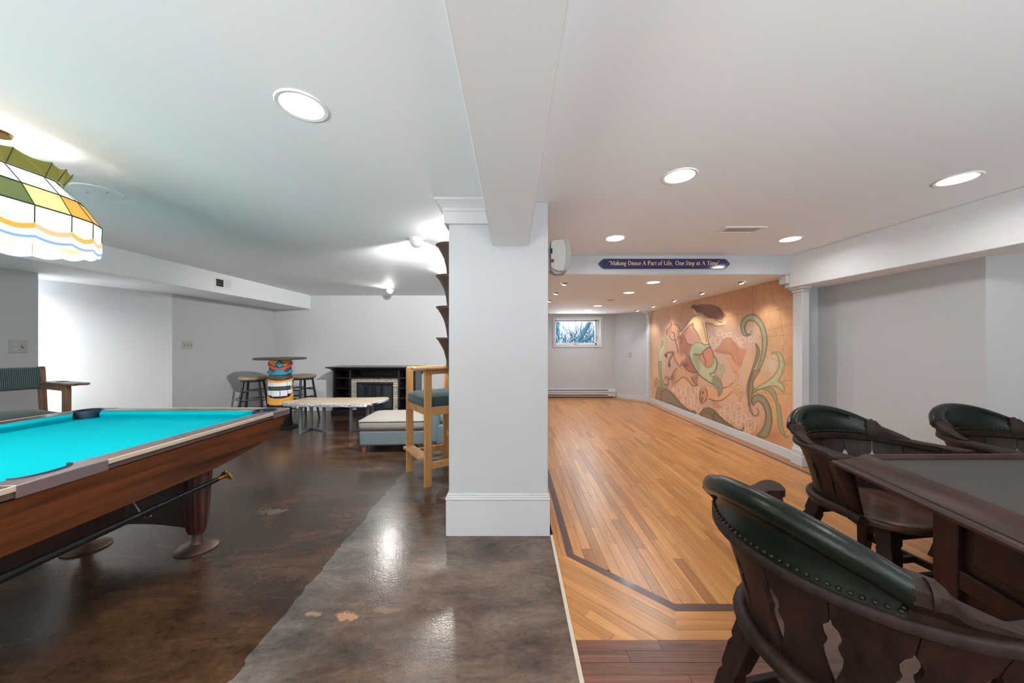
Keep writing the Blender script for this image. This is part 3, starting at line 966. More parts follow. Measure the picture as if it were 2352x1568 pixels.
# ------------------------------------------------------------------ wall speaker on the pillar
t = thing('wall_speaker', 'white wall mounted loudspeaker with curved grille on the pillar side', 'speaker', (0.262, 2.42, 1.75))
prof = [(0.0, 0.03), (0.0, 0.20), (0.012, 0.218), (0.115, 0.226), (0.128, 0.20), (0.136, 0.16), (0.138, 0.115), (0.134, 0.07), (0.122, 0.02), (0.108, 0.002), (0.05, 0.0), (0.012, 0.016)]
M['spk'] = mat('speaker_shell', S(168, 168, 166), 0.5)
rings = []
for dy, k in ((-0.085, 0.94), (-0.075, 1.0), (0.075, 1.0), (0.085, 0.94)):
    rings.append([(0.07 + (x - 0.07) * k, dy, 0.113 + (z - 0.113) * k) for x, z in prof])
MB().loft(rings).build('cabinet', M['spk'], t, smooth=True, angle=35)
g = [(0.085, 0.218), (0.112, 0.222), (0.126, 0.2), (0.134, 0.16), (0.136, 0.115), (0.132, 0.07), (0.12, 0.02), (0.107, 0.006), (0.085, 0.008), (0.10, 0.07), (0.104, 0.115), (0.10, 0.17)]
MB().prism([(x + 0.004, z) for x, z in g], -0.0885, 0.088, 'xz').build('grille', mat('speaker_grille', S(152, 152, 150), 0.7, bump=(400, 0.4)), t)
MB().box(-0.026, 0.004, -0.03, 0.03, 0.02, 0.21).build('mount_plate', M['white'], t, bevel=0.003)
MB().box(-0.002, 0.012, -0.092, -0.08, 0.12, 0.155).build('terminal_label', M['black'], t)
MB().lathe([(0.012, -0.095), (0.012, -0.08)], (0.012, 0, 0.07), 12, 'y').build('terminal_post', mat('red_terminal', S(110, 20, 24), 0.4), t)
MB().tube([(0.005, -0.05, 0.025), (0.04, -0.06, -0.008), (0.075, -0.05, 0.0)], 0.008).build('bracket', M['spk'], t, smooth=True)

# ------------------------------------------------------------------ window, heater and what grows outside
t = MB()
for a in ((0.979, 1.037, 1.192, 1.923), (2.11, 2.168, 1.192, 1.923), (1.037, 2.11, 1.865, 1.923), (1.037, 2.11, 1.192, 1.25)):
    t.box(a[0], a[1], 8.212, 8.23, a[2], a[3])
win = struct('window_1', t, M['trim'], 'small white framed basement window', bevel=0.004)
b = MB()
b.box(wx0, wx0 + 0.03, 8.32, 8.37, wz0, wz1); b.box(wx1 - 0.10, wx1 - 0.055, 8.32, 8.37, wz0, wz1)
b.box(wx0, wx1 - 0.06, 8.32, 8.37, wz1 - 0.055, wz1); b.box(wx0, wx1 - 0.06, 8.32, 8.37, wz0, wz0 + 0.055)
b.build('sash', M['trim'], win, bevel=0.004)
b = MB(); b.box(wx1 - 0.055, wx1, 8.33, 8.36, wz0, wz1); b.build('side_fillet', M['white'], win)
gm, nt, p = _mat('window_glass')
p.inputs['Base Color'].default_value = (1, 1, 1, 1); p.inputs['Transmission Weight'].default_value = 1.0
p.inputs['Roughness'].default_value = 0.0; p.inputs['IOR'].default_value = 1.02
MB().box(wx0 + 0.02, wx1 - 0.08, 8.343, 8.347, wz0 + 0.04, wz1 - 0.04).build('pane', gm, win)
b = MB(); b.box(1.50, 1.58, 8.305, 8.325, wz0 + 0.02, wz0 + 0.035); b.bar((1.53, 8.31, wz0 + 0.03), (1.50, 8.29, wz0 - 0.01), 0.01, 0.01); b.build('crank', M['steel'], win)
MB().box(wx1 - 0.062, wx1 - 0.052, 8.315, 8.33, wz0 + 0.10, wz0 + 0.22).build('latch', M['black'], win)
MB().box(1.52, 1.545, 8.31, 8.325, wz1 - 0.062, wz1 - 0.048).build('catch', M['black'], win)

t = thing('baseboard_heater', 'long white electric baseboard heater below the window', 'heater', (1.3, 8.215, 0))
b = MB(); b.prism([(0.012, 0.02), (-0.05, 0.02), (-0.058, 0.05), (-0.058, 0.075), (-0.050, 0.075), (-0.050, 0.125), (-0.062, 0.13), (-0.062, 0.165), (-0.045, 0.20), (0.012, 0.20)], -1.02, 1.16, 'yz')
b.build('casing', mat('heater_enamel', S(205, 206, 208), 0.35), t)
MB().box(-1.0, 0.98, -0.0605, -0.045, 0.168, 0.186).build('upper_grille', M['dark'], t)
MB().box(-1.0, 0.98, -0.066, -0.045, 0.058, 0.074).build('lower_grille', M['dark'], t)
MB().box(-1.0, 1.10, -0.052, 0.0, 0.0, 0.022).build('kick_slot', M['dark'], t)
MB().lathe([(0.014, -0.075), (0.014, -0.06)], (1.08, 0, 0.12), 14, 'y').build('thermostat_knob', M['plate2'], t, smooth=True)

M['bark'] = mat('blue_bark', S(40, 78, 96), 0.9, var=(20, 0.35))
M['bark2'] = mat('pale_bark', S(120, 160, 176), 0.9, var=(20, 0.2))
M['hedge'] = mat('hedge_twigs', S(42, 80, 98), 0.9, var=(8, 0.5))


def grow(mb, p, d, ln, r, depth, rng, spread=0.5, kids=3):
    pts = [Vector(p)]
    dd = Vector(d).normalized()
    for k in range(4):
        dd = (dd + Vector((rng.uniform(-.12, .12), rng.uniform(-.12, .12), rng.uniform(-.06, .12)))).normalized()
        pts.append(pts[-1] + dd * ln / 4)
    mb.tube(pts, [r * (1 - 0.13 * k) for k in range(5)], 6)
    if depth <= 0: return
    for k in range(kids):
        q = pts[rng.choice([2, 3, 4])]
        nd = (dd + Vector((rng.uniform(-1, 1), rng.uniform(-.6, .6), rng.uniform(-.3, .9))) * spread).normalized()
        grow(mb, q, nd, ln * rng.uniform(.55, .8), r * 0.5, depth - 1, rng, spread, kids)


def outside_pt(px, py, Y):
    return ((px - CX) / F * Y, Y, H + (CY - py) * Y / F)


struct('ground_outside', MB().box(-8, 14, 8.46, 40, 0.9, 1.0), mat('winter_ground', S(84, 110, 120), 0.9, var=(3, 0.3)), 'winter ground outside the window')
rng = random.Random(3)
t = thing('bare_tree', 'dark leaning tree trunk with forked bare branches outside the window', 'tree', outside_pt(1322, 800, 11.5))
o0 = Vector(t.location)
b = MB()
def rel(px, py, Y): return Vector(outside_pt(px, py, Y)) - o0
b.tube([rel(1312, 815, 11.5), rel(1325, 788, 11.5), rel(1338, 768, 11.5), rel(1350, 748, 11.5), rel(1364, 722, 11.5), rel(1372, 700, 11.5)], [.11, .085, .07, .06, .05, .045], 10)
b.build('trunk', M['bark'], t, smooth=True)
b = MB()
b.tube([rel(1325, 788, 11.5), rel(1345, 781, 11.4), rel(1358, 772, 11.3), rel(1372, 762, 11.3), rel(1390, 752, 11.2)], [.06, .05, .042, .035, .02], 8)
b.tube([rel(1338, 768, 11.5), rel(1333, 762, 11.5), rel(1336, 740, 11.6), rel(1333, 715, 11.6)], [.03, .02, .012, .008], 6)
for k in range(7):
    q = rel(1340 + 6 * k, 778 - 6 * k, 11.4); grow(b, q, (rng.uniform(-1, 1), 0, 1), 0.35, 0.010, 2, rng, .8, 2)
b.build('branches', M['bark'], t, smooth=True)
t = thing('pale_sapling', 'small pale forked sapling in the corner of the window view', 'tree', (outside_pt(1286, 792, 10.5)[0], 10.5, 1.0))
b = MB(); grow(b, (0, 0, -0.02), (0.05, 0, 1), 0.45, 0.022, 3, rng, 0.8, 3); b.build('branches', M['bark2'], t, smooth=True)
t = thing('ivy_tree', 'thick leafy dark tree at the side of the window view', 'tree', outside_pt(1270, 800, 13.0))
b = MB(); b.tube([(0, 0, -0.5), (0.1, 0, 0.6), (0.15, 0, 2.2)], [.2, .16, .12], 10); b.build('trunk', M['bark'], t, smooth=True)
b = MB()
for k in range(2200):
    z = rng.uniform(-0.4, 2.0); a = rng.uniform(0, 6.283); rr = 0.55 * math.sqrt(rng.random()); c_ = (0.1 + rr * math.cos(a), rr * math.sin(a), z)
    s_ = rng.uniform(.015, .035); n1 = Vector((rng.uniform(-1, 1), rng.uniform(-1, 1), rng.uniform(-1, 1))).normalized(); n2 = n1.orthogonal().normalized(); c3 = Vector(c_)
    b.add([c3 + n1 * s_, c3 + n2 * s_ * .6, c3 - n1 * s_, c3 - n2 * s_ * .6], [(0, 1, 2, 3)])
tag(b.build('leaves', M['hedge'], t), kind='stuff')
b = MB()
for k in range(260):
    px = rng.uniform(1262, 1400); q = Vector(outside_pt(px, 812, rng.uniform(14, 18)))
    grow(b, q, (rng.uniform(-.5, .5), 0, 1), rng.uniform(.5, 1.1), 0.012, 2, rng, .9, 2)
tag(b.build('brush_thicket', M['hedge']), 'tangled blue grey winter thicket outside the window', 'thicket', kind='stuff')
# ------------------------------------------------------------------ mural: paint worked out point by point on the wall panels
MX = 3.028                                         # painted face of the panels
MY0, MY1, MZ0, MZ1 = 3.66, 7.46, 0.108, 1.988
NYG, NZG = 400, 236
_yy = np.linspace(MY0, MY1, NYG)
_zz = np.linspace(MZ0, MZ1, NZG)
GY, GZ = np.meshgrid(_yy, _zz, indexing='ij')
U = CX + F * MX / GY                               # image coordinates of each panel point under this camera; shapes are traced in these
V = CY - F * (GZ - H) / GY
_r = np.random.RandomState(5)


def vnoise(sy, sz, seed):
    r = np.random.RandomState(seed)
    n0, n1 = int((MY1 - MY0) / sy) + 3, int((MZ1 - MZ0) / sz) + 3
    g = r.rand(n0, n1)
    a = (GY - MY0) / sy; c = (GZ - MZ0) / sz
    i = a.astype(int); j = c.astype(int); fa = a - i; fc = c - j
    fa = fa * fa * (3 - 2 * fa); fc = fc * fc * (3 - 2 * fc)
    return (g[i, j] * (1 - fa) * (1 - fc) + g[i + 1, j] * fa * (1 - fc) + g[i, j + 1] * (1 - fa) * fc + g[i + 1, j + 1] * fa * fc)


def C3(r, g, b): return np.array(S(r, g, b))


big = 0.6 * vnoise(0.6, 0.5, 1) + 0.4 * vnoise(0.2, 0.2, 2)
fine_ = 0.5 * vnoise(0.05, 0.05, 3) + 0.5 * vnoise(0.02, 0.12, 4)
IMG = C3(208, 160, 120)[None, None] * (0.76 + 0.40 * big[..., None]) * (0.86 + 0.28 * fine_[..., None])


def blend(mask, col, a=1.0):
    global IMG
    m = np.clip(mask * a, 0, 1)[..., None]
    IMG = IMG * (1 - m) + np.asarray(col) * m


def blob(cx, cy, rx, ry, col, a):
    d = ((U - cx) / rx) ** 2 + ((V - cy) / ry) ** 2
    blend(np.exp(-d * 1.2), col, min(1.0, a * 1.25))


def Fa(pts): return [(1500 + u / 9.222, 690 + v / 9.222) for u, v in pts]
def Fb(pts): return [(1500 + u / 9.222, 830 + v / 9.222) for u, v in pts]
def Fc(pts): return [(1640 + u / 9.222, 690 + v / 9.222) for u, v in pts]
def Fd(pts): return [(1640 + u / 8.711, 850 + v / 8.711) for u, v in pts]


def bbox(pts, pad):
    xs = [p[0] for p in pts]; ys = [p[1] for p in pts]
    return (U > min(xs) - pad) & (U < max(xs) + pad) & (V > min(ys) - pad) & (V < max(ys) + pad)


def dist_line(u, v, pts):
    d = np.full(u.shape, 1e9)
    for (ax, ay), (bx, by) in zip(pts[:-1], pts[1:]):
        dx, dy = bx - ax, by - ay
        L = dx * dx + dy * dy + 1e-9
        t = np.clip(((u - ax) * dx + (v - ay) * dy) / L, 0, 1)
        d = np.minimum(d, (u - ax - t * dx) ** 2 + (v - ay - t * dy) ** 2)
    return np.sqrt(d)


def inside(u, v, pts):
    r = np.zeros(u.shape, bool)
    n = len(pts)
    for i in range(n):
        ax, ay = pts[i]; bx, by = pts[(i + 1) % n]
        c = ((ay > v) != (by > v)) & (u < (bx - ax) * (v - ay) / (by - ay + 1e-12) + ax)
        r ^= c
    return r


def fill(pts, col, a=1.0, edge=None, ew=2.0, ea=0.7, smooth=5, light=None, soft=0.5):
    """filled outline; edge: darker colour towards the outline, light: paler colour in the middle"""
    if smooth: pts = smoothpts(pts, smooth, True)
    bb = bbox(pts, 2)
    if not bb.any(): return
    u, v = U[bb], V[bb]
    ins = inside(u, v, pts); d = dist_line(u, v, list(pts) + [pts[0]])
    sd = np.where(ins, d, -d)
    al = np.clip(0.5 + sd / (2 * soft), 0, 1) * a
    c = np.tile(np.asarray(col), (u.size, 1))
    if light is not None:
        m = np.clip(d / (ew * 3), 0, 1)[:, None]; c = c * (1 - m) + np.asarray(light) * m
    if edge is not None:
        m = (np.exp(-(d / ew) ** 2) * ea)[:, None]; c = c * (1 - m) + np.asarray(edge) * m
    global IMG
    IMG[bb] = IMG[bb] * (1 - al[:, None]) + c * al[:, None]


def line(pts, w, col, a=0.8, smooth=6):
    if smooth and len(pts) > 2: pts = smoothpts(pts, smooth)
    bb = bbox(pts, w * 2 + 1)
    if not bb.any(): return
    u, v = U[bb], V[bb]
    al = np.clip(np.exp(-(dist_line(u, v, pts) / (w * 1.25)) ** 2) * a * 1.2, 0, 1)
    global IMG
    IMG[bb] = IMG[bb] * (1 - al[:, None]) + np.asarray(col) * al[:, None]


PINK, PALE, DK, GRN, GRN2, GRND = C3(198, 160, 146), C3(220, 186, 158), C3(92, 70, 54), C3(150, 152, 122), C3(184, 182, 142), C3(84, 80, 64)
SKIN, SKIN2, RED, RUST, GREYP = C3(226, 196, 156), C3(206, 164, 128), C3(168, 98, 80), C3(206, 140, 104), C3(190, 172, 168)
# washes in the ground
blob(1520, 790, 22, 120, C3(196, 162, 140), 0.7); blob(1590, 800, 70, 60, PINK, 0.55); blob(1660, 790, 60, 45, GREYP, 0.7)
blob(1640, 860, 50, 50, C3(206, 172, 148), 0.6); blob(1700, 860, 40, 70, C3(204, 168, 146), 0.6); blob(1725, 770, 20, 26, GREYP, 0.6)
blob(1775, 840, 20, 30, C3(210, 188, 168), 0.7); blob(1600, 930, 60, 40, PINK, 0.6); blob(1700, 950, 60, 40, PINK, 0.6); blob(1540, 850, 22, 50, C3(180, 146, 136), 0.6)
blob(1790, 940, 18, 70, C3(214, 160, 112), 0.6); blob(1710, 700, 30, 20, C3(186, 136, 104), 0.5); blob(1770, 1000, 40, 22, C3(180, 124, 88), 0.6)
# cloud puffs
def puff(f, lst, col=PALE):
    for cu, cv, ru, rv in lst:
        ring = f([(cu + ru * math.cos(t), cv + rv * math.sin(t)) for t in np.linspace(0, 2 * PI, 14)[:-1]])
        fill(ring, C3(192, 152, 130), 0.9, edge=C3(240, 214, 188), ew=1.3, ea=1.0, smooth=2)
        ring = f([(cu + .5 * ru * math.cos(t), cv + .5 * rv * math.sin(t)) for t in np.linspace(0, 2 * PI, 12)[:-1]])
        line(ring, 0.6, C3(230, 200, 172), 0.7, 0)
puff(Fa, [(1190, 610, 45, 60), (1200, 780, 60, 90), (1270, 900, 70, 110), (1360, 840, 70, 100), (1420, 680, 70, 60), (1510, 740, 50, 60), (1610, 720, 60, 50)])
puff(Fc, [(330, 720, 55, 55), (220, 730, 50, 50), (440, 800, 50, 55), (530, 850, 45, 60), (600, 830, 70, 70), (560, 930, 40, 45), (780, 820, 60, 60)])
puff(Fb, [(540, 620, 55, 110), (640, 660, 50, 100), (740, 600, 60, 120), (430, 600, 30, 50), (680, 780, 60, 80), (820, 760, 40, 100), (930, 590, 50, 70), (920, 780, 60, 130), (760, 880, 45, 100), (840, 930, 40, 80), (620, 850, 40, 70), (960, 1000, 70, 80)])
puff(Fd, [(270, 770, 75, 105), (160, 850, 55, 80), (480, 780, 90, 130), (400, 900, 60, 120), (270, 960, 65, 100), (490, 1040, 55, 80), (600, 950, 60, 90), (720, 1100, 110, 140), (660, 1230, 60, 70)])
# lower left rock and sea swells
fill(Fb([(165, 850), (170, 720), (200, 610), (260, 575), (330, 600), (440, 700), (560, 840), (680, 960), (780, 1030), (880, 1040), (900, 1110), (600, 1000), (350, 900)]), C3(122, 112, 94), 0.95, edge=C3(74, 66, 54), ew=2.2, light=C3(132, 124, 106))
blob(1528, 912, 8, 12, C3(160, 116, 100), 0.7)
fill(Fb([(50, 810), (60, 680), (90, 570), (150, 545), (205, 575), (170, 700), (165, 830)]), C3(142, 116, 92), 0.9, edge=C3(84, 70, 56), ew=1.6)
fill(Fb([(30, 520), (35, 390), (65, 335), (120, 380), (180, 490), (225, 575), (150, 545), (80, 560)]), C3(164, 138, 110), 0.85, edge=C3(96, 84, 66), ew=1.3)
fill(Fb([(1000, 1140), (1030, 1040), (1090, 985), (1180, 970), (1290, 1020), (1400, 1130), (1540, 1260), (1680, 1350), (1720, 1420), (1400, 1300)]), C3(124, 112, 92), 0.95, edge=C3(72, 62, 50), ew=2.2)
fill(Fb([(1010, 1140), (1080, 1085), (1170, 1090), (1240, 1140), (1290, 1230), (1290, 1275), (1100, 1190)]), C3(146, 118, 92), 0.9, edge=C3(80, 66, 52), ew=1.4)
fill(Fd([(0, 840), (110, 930), (250, 1060), (420, 1150), (560, 1180), (590, 1080), (600, 1200), (480, 1220), (240, 1120), (0, 1010)]), C3(128, 114, 92), 0.9, edge=C3(80, 68, 52), ew=1.8)
# left sea weed frond
fill(Fa([(125, 1568), (120, 1300), (105, 1120), (60, 1020), (40, 1060), (60, 1120), (40, 1060), (75, 1005), (115, 1060), (150, 1010), (195, 960), (180, 880), (165, 790), (215, 750), (265, 790), (285, 880), (265, 1010), (225, 1120), (195, 1250), (180, 1400), (185, 1568)]), GRN2, 0.9, edge=C3(126, 124, 98), ew=1.3)
fill(Fb([(105, 0), (180, 0), (175, 150), (190, 300), (230, 440), (290, 500), (330, 440), (310, 340), (270, 330), (300, 350), (335, 430), (300, 560), (220, 560), (160, 460), (130, 300), (110, 150)]), C3(150, 144, 116), 0.9, edge=C3(90, 84, 68), ew=1.4)
line(Fb([(255, 380), (270, 330), (310, 340), (325, 420), (300, 495), (260, 480)]), 1.2, C3(96, 96, 84), 0.8)
line(Fa([(175, 900), (200, 860), (220, 890), (205, 930), (180, 940), (160, 1000)]), 0.7, C3(126, 120, 96), 0.8)
# big fronds to the right
fill(Fc([(815, 285), (905, 310), (1000, 400), (1075, 540), (1120, 700), (1135, 850), (1125, 1000), (1090, 1180), (1030, 1340), (950, 1520), (850, 1700), (770, 1800), (760, 1750), (830, 1600), (900, 1440), (960, 1280), (1000, 1100), (1015, 900), (1005, 760), (975, 620), (915, 510), (830, 440), (750, 435), (690, 480), (660, 560), (675, 660), (720, 710), (785, 700), (760, 740), (690, 760), (620, 735), (575, 650), (555, 550), (575, 450), (640, 350), (730, 295)]),
     GRN, 1.0, edge=GRND, ew=2.6, ea=0.9, light=C3(166, 164, 130))
line(Fc([(690, 480), (660, 560), (675, 660), (720, 705), (785, 690), (795, 640)]), 1.0, C3(110, 100, 80), 0.7)
fill(Fc([(870, 905), (930, 940), (970, 1040), (970, 1150), (930, 1280), (870, 1420), (800, 1560), (740, 1700), (700, 1850), (680, 2000), (690, 1800), (750, 1600), (830, 1350), (870, 1200), (890, 1050)]), C3(134, 128, 100), 0.95, edge=GRND, ew=2.4, ea=0.9)
# stem joining fronds
fill(Fd([(790, 0), (930, 0), (860, 110), (800, 220), (790, 330), (820, 360), (780, 430), (760, 560), (740, 700), (770, 850), (830, 900), (880, 850), (870, 790), (830, 770), (880, 765), (905, 840), (880, 910), (820, 925), (750, 880), (700, 790), (685, 640), (660, 470), (680, 300), (720, 130)]), C3(146, 126, 98), 0.95, edge=C3(94, 80, 60), ew=2.0)
line(Fd([(700, 700), (690, 560), (690, 380), (720, 200), (760, 60)]), 2.2, C3(104, 88, 66), 0.7)
# fronds curling to the right
fill(Fc([(1200, 1145), (1240, 1095), (1320, 1075), (1410, 1110), (1470, 1200), (1500, 1320), (1490, 1440), (1440, 1580), (1380, 1690), (1440, 1740), (1490, 1820), (1500, 1900), (1470, 1960), (1420, 1910), (1330, 1840), (1220, 1820), (1080, 1850), (950, 1900), (850, 1960), (800, 2000), (830, 1900), (960, 1800), (1100, 1720), (1240, 1600), (1330, 1470), (1370, 1330), (1350, 1200), (1290, 1120)]),
     C3(170, 170, 128), 1.0, edge=C3(96, 90, 66), ew=2.2, ea=0.8, light=C3(190, 186, 142))
fill(Fd([(780, 440), (860, 380), (960, 360), (1060, 330), (1150, 350), (1230, 430), (1265, 540), (1280, 640), (1330, 710), (1350, 850), (1370, 1000), (1380, 1130), (1410, 1230), (1450, 1310), (1500, 1325), (1470, 1360), (1420, 1345), (1340, 1260), (1290, 1130), (1265, 980), (1250, 800), (1220, 640), (1150, 500), (1060, 410), (960, 385), (860, 410), (790, 490)]),
     C3(160, 156, 118), 1.0, edge=C3(92, 84, 62), ew=2.0, ea=0.8)
fill(Fd([(790, 720), (745, 640), (760, 540), (840, 480), (940, 485), (1030, 550), (1110, 680), (1155, 830), (1170, 1000), (1150, 1150), (1090, 1310), (1000, 1360), (850, 1310), (920, 1230), (990, 1110), (1020, 980), (1020, 860), (980, 730), (920, 650), (860, 640), (810, 690)]),
     C3(136, 126, 100), 1.0, edge=C3(76, 66, 50), ew=2.4, ea=0.9, light=C3(146, 138, 112))
# drifting mane
mane = Fa([(1275, 1080), (1350, 1010), (1420, 930), (1480, 830), (1560, 780), (1660, 790), (1760, 900), (1860, 1020), (1990, 1030), (1980, 1120), (1900, 1240), (1860, 1360), (1800, 1480), (1740, 1520), (1650, 1400), (1590, 1280), (1540, 1170), (1450, 1110), (1350, 1130)])
fill(mane, C3(208, 150, 112), 0.75, edge=C3(196, 128, 96), ew=1.5)
for k in range(17):
    o = k * 26
    line(Fa([(1290 + o * 0.5, 1070 + o * .15), (1390 + o * .6, 990 + o * .35), (1500 + o * .45, 830 + o * .95), (1620 + o * .3, 800 + o * 1.3), (1720 + o * .2, 900 + o * 1.15), (1830 + o * .05, 1020 + o * .95), (1960 - o * .2, 1035 + o * .75)]), 0.55, C3(172, 104, 78), 0.6, 5)
# neck mane of the horse
fill(Fa([(400, 480), (560, 440), (700, 520), (830, 540), (960, 760), (950, 880), (800, 940), (720, 900), (640, 700), (540, 560)]), C3(210, 158, 130), 0.6)
for k in range(15):
    y0 = 560 + k * 26
    line(Fa([(640 + k * 6, y0 + 40), (720 + k * 4, y0 + 20), (800, y0 + 38), (880, y0 + 12), (950, y0 + 26)]), 0.5, C3(186, 112, 92), 0.55, 4)
# horse
fill(Fa([(385, 470), (395, 500), (450, 500), (520, 530), (580, 620), (630, 690), (680, 820), (720, 900), (800, 950), (850, 980), (800, 1080), (780, 1180), (830, 1320), (900, 1440), (960, 1530), (880, 1550), (760, 1490), (680, 1430), (620, 1330), (570, 1390), (520, 1340), (460, 1240), (430, 1120), (470, 1110), (530, 1080), (500, 960), (465, 830), (450, 720), (440, 680), (360, 700), (320, 740), (290, 720), (290, 650), (340, 570), (370, 530), (375, 500)]),
     C3(196, 140, 108), 0.95, edge=C3(120, 78, 60), ew=1.0, light=C3(204, 152, 118))
fill(Fa([(600, 700), (660, 800), (710, 900), (830, 960), (770, 1080), (780, 1200), (860, 1380), (950, 1520), (860, 1540), (720, 1470), (640, 1360), (620, 1290), (690, 1200), (640, 1080), (560, 1020), (540, 900), (540, 770)]), C3(158, 92, 72), 0.8, soft=2.5)
fill(Fa([(300, 650), (350, 580), (385, 540), (400, 640), (380, 690), (330, 710)]), C3(158, 118, 96), 0.6, soft=1.5)
for q in ([(385, 465), (390, 510), (370, 545), (330, 590), (292, 650), (292, 715)], [(455, 500), (520, 530), (580, 620), (640, 720), (690, 850), (720, 905), (820, 950)], [(445, 700), (465, 830), (500, 960), (530, 1090)],
          [(430, 1130), (460, 1250), (520, 1350), (575, 1395), (610, 1340)], [(600, 1290), (680, 1420), (760, 1490), (870, 1515), (950, 1520)], [(350, 740), (370, 800), (430, 840), (500, 830), (540, 770)], [(520, 650), (550, 640), (545, 700), (520, 760)], [(540, 770), (590, 790), (610, 850), (580, 900)]):
    line(Fa(q), 0.8, C3(96, 58, 44), 0.75)
line(Fa([(265, 1160), (300, 1110), (360, 1100), (425, 1095), (415, 1140), (365, 1220), (345, 1300), (345, 1390)]), 1.8, C3(124, 76, 60), 0.85, 4)
line(Fa([(262, 1150), (285, 1190)]), 2.0, C3(86, 54, 46), 0.9, 0); line(Fa([(340, 1330), (345, 1390)]), 1.8, C3(86, 54, 46), 0.9, 0)
blob(1575, 838, 9, 6, C3(110, 70, 56), 0.7); blob(1566, 808, 8, 10, C3(130, 82, 64), 0.6); line(Fa([(410, 690), (425, 670), (435, 690)]), 0.6, DK, 0.8, 2)
# fish on the left
fill(Fb([(345, 370), (400, 300), (440, 210), (500, 140), (580, 120), (660, 150), (760, 210), (860, 270), (965, 270), (960, 350), (940, 400), (935, 515), (870, 520), (810, 480), (740, 400), (690, 350), (630, 335), (580, 365), (500, 440), (450, 480), (400, 495), (395, 450), (410, 410), (375, 380)]), C3(196, 150, 112), 0.95, edge=C3(116, 84, 62), ew=1.0)
fill(Fb([(350, 365), (420, 270), (480, 170), (520, 150), (490, 250), (480, 350), (490, 440), (430, 490), (395, 480), (400, 430)]), C3(158, 116, 86), 0.6, soft=2)
fill(Fb([(800, 330), (880, 300), (960, 275), (955, 350), (940, 400), (935, 500), (880, 460), (830, 390)]), C3(150, 108, 88), 0.7, soft=1.2)
for q in ([(500, 440), (580, 365), (630, 335), (690, 350), (740, 400), (810, 485), (870, 520), (930, 510)], [(345, 370), (400, 300), (440, 210), (500, 140)], [(375, 380), (410, 375), (430, 350), (410, 330), (435, 300)], [(820, 340), (860, 430), (930, 515)]):
    line(Fb(q), 0.75, C3(96, 66, 48), 0.8)
# mermaid tail and tail fin
fill(Fa([(1000, 880), (1090, 930), (1180, 910), (1215, 985), (1160, 1000), (1090, 1060), (1030, 1130), (960, 1150), (870, 1140), (960, 1150), (990, 1230), (1040, 1300), (1110, 1390), (1180, 1415), (1240, 1370), (1275, 1280), (1275, 1160), (1330, 1220), (1360, 1330), (1340, 1440), (1290, 1530), (1220, 1580), (1330, 1620), (1420, 1700), (1470, 1800), (1475, 1900), (1430, 1990), (1380, 2050), (1385, 1960), (1350, 1880), (1270, 1790), (1150, 1710), (1040, 1640), (960, 1550), (880, 1440), (820, 1320), (775, 1200), (765, 1090), (800, 980), (880, 900)]),
     C3(168, 172, 138), 1.0, edge=C3(86, 92, 74), ew=1.8, ea=0.8, light=C3(186, 184, 146))
fill(Fa([(870, 1150), (960, 1165), (990, 1280), (1000, 1450), (960, 1500), (900, 1400), (840, 1280), (830, 1180)]), C3(124, 138, 114), 0.6, soft=3)
fill(Fa([(800, 1000), (880, 960), (1000, 1000), (1080, 1020), (1020, 1110), (930, 1130), (850, 1120)]), C3(150, 160, 130), 0.5, soft=3)
fill(Fb([(1310, 290), (1400, 350), (1455, 430), (1475, 540), (1450, 650), (1385, 745), (1380, 640), (1330, 540), (1250, 460), (1250, 380)]), C3(128, 128, 106), 0.75, edge=C3(84, 80, 64), ew=1.5, soft=2)
fill(Fb([(1340, 60), (1370, 25), (1410, 30), (1440, 100), (1430, 160), (1470, 60), (1515, 130), (1515, 220), (1470, 270), (1480, 320), (1440, 380), (1400, 340), (1330, 290), (1300, 260), (1350, 180)]), C3(176, 164, 132), 0.9, edge=C3(104, 94, 74), ew=1.2)
fill(Fa([(1190, 995), (1235, 1030), (1270, 1120), (1275, 1230), (1260, 1320), (1220, 1390), (1180, 1412), (1120, 1390), (1050, 1290), (990, 1210), (975, 1150), (1040, 1130), (1100, 1060)]), C3(198, 126, 94), 0.9, edge=C3(150, 92, 70), ew=1.2)
for q in ([(870, 1140), (960, 1150), (1030, 1130), (1100, 1050), (1170, 995), (1215, 985)], [(1215, 985), (1265, 1080), (1280, 1160), (1330, 1220), (1360, 1330), (1340, 1440), (1280, 1530), (1200, 1550)], [(760, 1180), (820, 1320), (900, 1460), (980, 1570), (1080, 1660), (1250, 1770)], [(1085, 925), (1140, 930), (1185, 905)], [(1060, 1130), (1080, 1200), (1110, 1260), (1110, 1380)], [(1170, 880), (1200, 960), (1225, 1000)]):
    line(Fa(q), 0.8, C3(74, 62, 48), 0.8)
# mermaid torso and arms
fill(Fa([(905, 330), (960, 320), (1040, 330), (1090, 360), (1160, 370), (1240, 385), (1320, 400), (1400, 450), (1470, 460), (1520, 410), (1560, 430), (1580, 430), (1540, 500), (1480, 525), (1400, 540), (1320, 540), (1220, 490), (1110, 470), (1130, 600), (1150, 720), (1160, 830), (1180, 905), (1110, 930), (1050, 900), (1000, 820), (970, 760), (920, 670), (860, 580), (845, 490), (780, 530), (720, 590), (640, 670), (580, 730), (545, 710), (590, 660), (660, 580), (720, 490), (790, 400), (850, 340)]),
     SKIN, 0.95, edge=C3(168, 122, 88), ew=0.9, ea=0.8, light=C3(236, 206, 162))
fill(Fa([(1010, 480), (1060, 560), (1100, 700), (1140, 860), (1080, 890), (1020, 800), (980, 700), (1000, 600)]), C3(206, 166, 124), 0.5, soft=3)
fill(Fa([(835, 240), (860, 200), (900, 215), (930, 260), (960, 310), (900, 320), (870, 300), (845, 290)]), C3(218, 180, 140), 0.95, edge=C3(140, 100, 72), ew=0.8, smooth=3)
